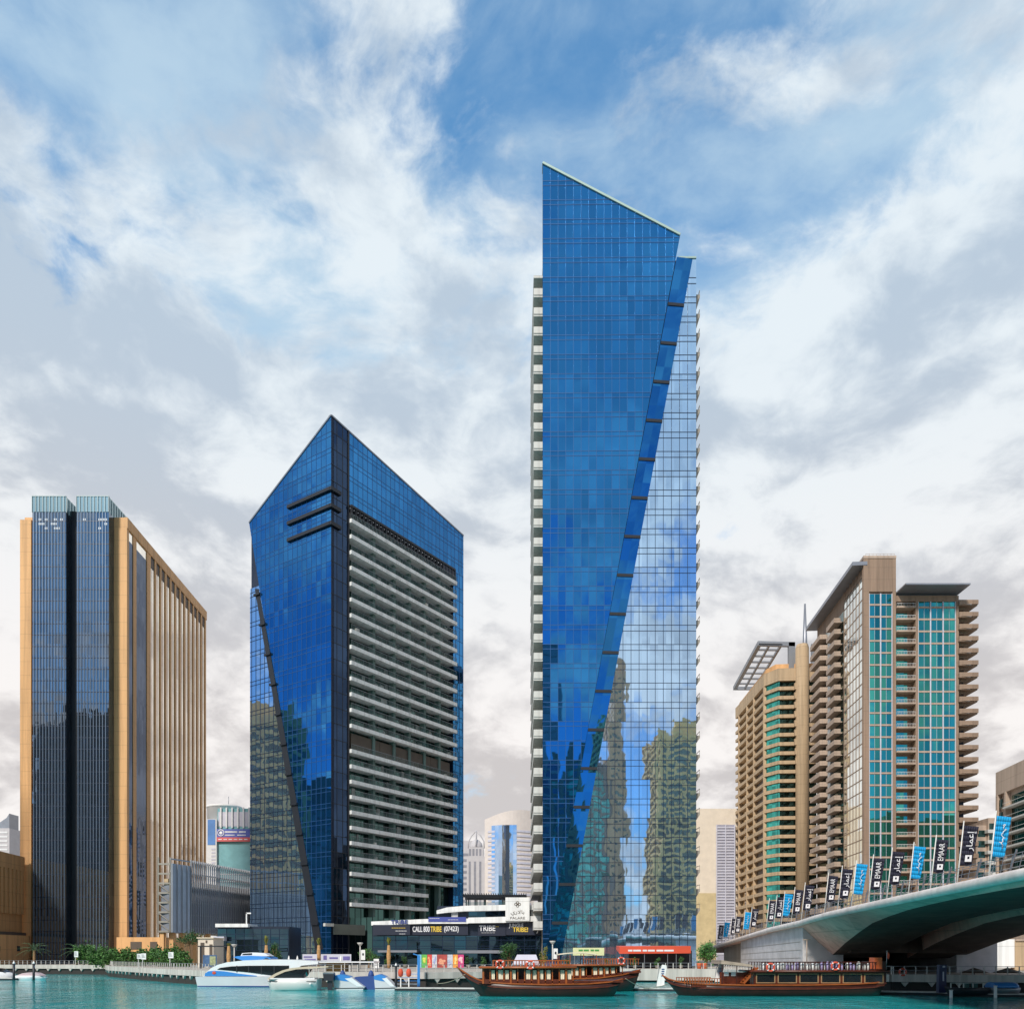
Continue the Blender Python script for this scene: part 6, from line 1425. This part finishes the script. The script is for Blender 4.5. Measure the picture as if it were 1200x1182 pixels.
def small_craft():
    D = 132.0; x = lambda p: PX(p, D); z = lambda p: PZ(p, D)
    t = thing('motorboat', 'white bow of a motorboat entering at the left edge', 'boat', (x(-10), D + 1.5, 0)); mb = MB()
    mb2 = MB(); hull(mb2, [(11, 1140.5, 6, .05), (4, 1139, 0, .45), (-8, 1138, -8, .85), (-30, 1138, -30, 1), (-60, 1138, -60, 1)], D, 3.2, -.5); build(mb2, 'hull', M_GEL, t)
    mb.extr([(x(a), D + .7, z(b)) for a, b in [(3, 1139), (-6, 1134.5), (-30, 1132), (-50, 1132), (-50, 1138)]], (0, 1.8, 0)); build(mb, 'cabin', M_SMOKE, t)
    t = thing('tender', 'small white tender under a pale pinkish cover by the mooring piles', 'boat', (x(32), D + 1.2, 0)); mb = MB()
    hull(mb, [(50.5, 1144.5, 46, .08), (45, 1143, 42, .55), (36, 1142.6, 35, .9), (16, 1142.6, 16, 1)], D + .5, 2.2, -.4); build(mb, 'hull', M_GEL, t)
    mb = MB(); mb.extr([(x(a), D + .9, z(b)) for a, b in [(15, 1142.8), (22, 1140), (30, 1139), (38, 1139.6), (45, 1142.8)]], (0, 1.5, 0)); build(mb, 'cover', mat('pinkish_cover', (.52, .40, .42), .8), t)
    for px, y0, y1, DD, lab in ((16.3, 1128.5, 1149, 130, 'left of the pair by the tender'), (39.5, 1128.5, 1146.5, 130.5, 'right of the pair by the tender'), (464, 1131, 1150, 96, 'beside the lifebuoy stands')):
        X = PX(px, DD); t = thing('mooring_pile', 'dark mooring pile with a white cone cap, ' + lab, 'mooring pile', (X, DD, 0), 'mooring piles'); r = 1.35 * DD / FPX; zc = PZ(y0, DD)
        mb = MB(); mb.lathe((X, DD, -1), [(r, 0), (r, zc + 1)], 12); build(mb, 'shaft', M_BLACK, t); mb = MB(); mb.lathe((X, DD, zc), [(r * 1.12, 0), (r * 1.12, .05), (.02, r * 2.4)], 12); build(mb, 'cap', M_WHITE, t)
    # floating pontoons
    def pontoon(label, pts, h=.32):
        c = pts[0]; t = thing('pontoon', label, 'pontoon', (PX((pts[0][0] + pts[1][0]) / 2, pts[0][1]), pts[0][1] + 1, 0)); (xa, da), (xb, db) = pts
        A, B = PX(xa, da), PX(xb, db); mb = MB(); mb.hexa([(A, da, -.3), (B, db, -.3), (B, db + 2.2, -.3), (A, da + 2.2, -.3), (A, da, h - .09), (B, db, h - .09), (B, db + 2.2, h - .09), (A, da + 2.2, h - .09)]); build(mb, 'float', M_BLACK, t)
        mb = MB(); mb.hexa([(A, da - .04, h - .08), (B, db - .04, h - .08), (B, db + 2.24, h - .08), (A, da + 2.24, h - .08), (A, da - .04, h), (B, db - .04, h), (B, db + 2.24, h), (A, da + 2.24, h)]); build(mb, 'decking', M_OFFW, t); return t
    pontoon('floating pontoon between the catamaran and the front dhow', [(463, 93), (565, 91)])
    pontoon('floating pontoon between the two dhows', [(700, 93), (830, 90)])
    pontoon('floating pontoon behind the right dhow, under the bridge', [(1020, 84), (1112, 82)])
    pontoon('floating pontoon with white posts at the right edge', [(1113.5, 80), (1260, 77)])
    pontoon('floating dock beside the mooring piles at the left edge', [(-40, 131.5), (14, 131)])
    for px, lab in ((1114.5, 'left'), (1166.5, 'right')):
        DD = 76.8; X = PX(px, DD); t = thing('dock_post', 'white post on the right pontoon, %s one of the two' % lab, 'post', (X, DD, 0), 'white dock posts'); mb = MB(); mb.box(X - .1, X + .1, DD - .1, DD + .1, -.6, PZ(1160 if px < 1150 else 1155, DD)); build(mb, 'shaft', M_WHITE, t); mb = MB(); mb.box(X - .13, X + .13, DD - .13, DD + .13, PZ(1160 if px < 1150 else 1155, DD), PZ(1160 if px < 1150 else 1155, DD) + .06); build(mb, 'cap', M_OFFW, t)
    # lifebuoy stands, kiosk frame and gangway by the pontoon
    for px, lab in ((469.5, 'left'), (479, 'right')):
        DD = 95; X = PX(px, DD); t = thing('lifebuoy_stand', 'red lifebuoy locker on a white stand by the mooring pile, the %s one' % lab, 'lifebuoy stand', (X, DD, .3), 'lifebuoy stands')
        mb = MB(); mb.box(X - .06, X + .06, DD, DD + .1, .3, PZ(1143, DD)); build(mb, 'post', M_WHITE, t); mb = MB(); mb.lathe((X, DD, PZ(1144, DD)), [(.12, 0), (.26, .12), (.30, .5), (.22, .85), (.04, .95)], 12); build(mb, 'locker', M_RED, t)
    DD = 97; x = lambda p: PX(p, DD); z = lambda p: PZ(p, DD)
    t = thing('gangway', 'blue steel gangway frame left of the colourful posters', 'gangway', (x(490), DD, .3)); mb = MB(); mb.box(x(489), x(492), DD, DD + .25, .3, z(1119)); build(mb, 'post', M_BLUEP, t)
    mb = MB(); mb.box(x(462), x(489), DD, DD + 1.6, z(1153.5), z(1152)); build(mb, 'ramp', M_GREYM, t); mb = MB()
    for yy in (1141, 1145, 1149): mb.box(x(466), x(489), DD + .05, DD + .1, z(yy), z(yy) + .05)
    mb.bar((x(484), DD + .1, z(1117)), (x(492), DD + .1, z(1119.5)), .1, .12); build(mb, 'handrail', M_BLUEP, t)
    # under the bridge: boats, parasols, totem
    DD = 81; x = lambda p: PX(p, DD); z = lambda p: PZ(p, DD)
    t = thing('mooring_totem', 'navy totem banner standing on the pontoon under the bridge', 'totem', (x(1105), DD, .3)); mb = MB(); mb.hexa([(x(1100), DD, .3), (x(1109), DD, .3), (x(1109), DD + .5, .3), (x(1100), DD + .5, .3), (x(1101), DD, z(1130)), (x(1109.5), DD, z(1130)), (x(1109.5), DD + .5, z(1130)), (x(1101), DD + .5, z(1130))]); o = build(mb, 'panel', mat('totem_navy', (.02, .025, .08), .5), t)
    mb = MB(); mb.box(x(1104.6), x(1106.2), DD - .03, DD - .005, z(1149), z(1138)); mb.ball((x(1106), DD - .01, z(1132.2)), .14, .03, .1); build(mb, 'lettering', M_LILAC, o)
    t = thing('covered_boat', 'small boat under a bright blue cover on the right pontoon', 'boat', (x(1180), DD + .5, .3)); D2 = 78.5; mb = MB(); hull(mb, [(1164, 1157, 1166, .5), (1170, 1157, 1171, .9), (1190, 1157, 1190, 1), (1197, 1157, 1196, .9)], D2, 1.8, .15); build(mb, 'hull', M_GREYM, t)
    mb = MB(); X0, X1 = PX(1167, D2), PX(1194, D2); mb.ring([[(X, D2 + .9 + 1.0 * math.cos(a), PZ(1157, D2) + .5 * math.sin(a) + .02) for a in [math.pi * k / 8 for k in range(9)]] for X in (X0, X0 + .2, X1 - .2, X1)]); build(mb, 'cover', M_BLUEP, t)
    t = thing('speedboat', 'dark open speedboat with white rails moored right of the totem', 'boat', (x(1134), DD + .5, 0)); mb = MB(); hull(mb, [(1112, 1155, 1117, .1), (1118, 1156.5, 1121, .6), (1132, 1157, 1133, .95), (1160, 1157, 1159, 1)], D2 + .2, 1.7, .1); build(mb, 'hull', M_BLACK, t)
    mb = MB(); zz = PZ(1157, D2)
    for p in (1116, 1126, 1131, 1142, 1154): mb.box(PX(p, D2), PX(p, D2) + .08, D2 + .3, D2 + .38, zz, zz + .45)
    mb.box(PX(1116, D2), PX(1154, D2), D2 + .3, D2 + .37, zz + .42, zz + .47); build(mb, 'rail', M_OFFW, t)
    mb = MB()
    for p in (1136, 1146): mb.box(PX(p, D2), PX(p + 4, D2), D2 + .6, D2 + 1.2, zz - .1, zz + .4)
    build(mb, 'seat', mat('dark_teal_seat', (.03, .10, .10), .7), t)
    for px, lab in ((1142, 'left'), (1181, 'right')):
        DD = 88; X = PX(px, DD); zt = PZ(1134.5, DD); t = thing('parasol', 'dark open parasol on the walkway under the bridge, the %s one' % lab, 'umbrella', (X, DD, GZ), 'dark parasols'); mb = MB(); mb.tube([(X, DD, GZ), (X, DD, zt)], .04, 6); build(mb, 'pole', M_BLACK, t); mb = MB(); mb.lathe((X, DD, zt - .45), [(1.45, 0), (1.42, .05), (.7, .32), (.03, .55)], 8); build(mb, 'canopy', M_BRONZE, t)
small_craft()
# small podium wing left of the pointed tower, and the blue quay fence
def wing():
    D = 152; x = lambda p: PX(p, D); z = lambda p: PZ(p, D); t = thing('podium_wing', 'low dark glass wing with a white roof band at the foot of the pointed tower', 'building', (x(290), D + 3, GZ))
    mb = MB(); mb.box(x(254.5), x(338), D + .4, D + 9, GZ, z(1085)); build(mb, 'wall', M_SLATE, t); f = FR((x(254.5), D + .35), (1, 0)); w = x(338) - x(254.5); P = [(0, z(1088)), (w, z(1088)), (w, GZ + .05), (0, GZ + .05)]
    mb = MB(); pane_poly(mb, f, P, 0, 1.6, 2.4, 0, 0); build(mb, 'shopfront', G_DARK, t, recalc=False); mb = MB(); grid(mb, f, P, 0, frange(1.6, w, 1.6), [z(1094), z(1100), z(1107), z(1113)], .08, .08); build(mb, 'mullion', M_MULL, t)
    mb = MB(); mb.box(x(254), x(292), D - .8, D + 5, z(1086), z(1082)); build(mb, 'roof_band', M_WHITE, t)
    mb = MB(); mb.box(x(286), x(287.3), D + 1, D + 1.2, z(1082), z(1069)); mb.box(x(286), x(292), D + 1, D + 1.2, z(1070), z(1068.5)); build(mb, 'roof_mast', M_WHITE, t)
    mb = MB(); mb.box(x(254), x(266), D - 1.6, D - .1, z(1102), z(1097)); build(mb, 'side_canopy', M_LILAC, t)
    D = 140; x = lambda p: PX(p, D); z = lambda p: PZ(p, D); t = thing('cream_gatehouse', 'small cream gatehouse with arched opening left of the podium wing', 'building', (x(243), D + 2, GZ))
    mb = MB(); mb.box(x(232), x(250), D, D + 5, GZ, z(1099)); b = build(mb, 'wall', mat('cream_render', (.66, .58, .48), .8), t); mb = MB(); mb.box(x(235), x(239.5), D - .05, D - .005, GZ, z(1104)); mb.box(x(241), x(243), D - .05, D - .005, z(1104.5), z(1101.5)); mb.box(x(245.5), x(249), D - .05, D - .005, GZ, z(1106)); build(mb, 'opening', M_BRONZE, b)
    mb = MB(); mb.box(x(231), x(251), D - .3, D + 5.2, z(1099) + .01, z(1098)); build(mb, 'roof_slab', M_CREAM, t)
    D = 133; x = lambda p: PX(p, D); z = lambda p: PZ(p, D); t = thing('pergola', 'dark timber pergola with a blue display board on the promenade behind the ferry bow', 'pergola', (x(245), D, GZ)); mb = MB()
    for p in (234, 262): mb.box(x(p), x(p) + .22, D, D + .22, GZ, z(1109))
    mb.box(x(232), x(266), D - .1, D + .3, z(1109), z(1107.6)); build(mb, 'frame', M_BLACK, t)
    mb = MB(); mb.box(x(237), x(253), D + .3, D + .4, GZ + .3, z(1118.5)); b = build(mb, 'board', mat('board_blue', (.05, .12, .25), .6, var=.3, vscale=2), t); mb = MB(); mb.box(x(245), x(252), D + .27, D + .295, GZ + .5, z(1120)); build(mb, 'poster', mat('olive_poster', (.30, .34, .18), .6, var=.3, vscale=3), b)
wing()
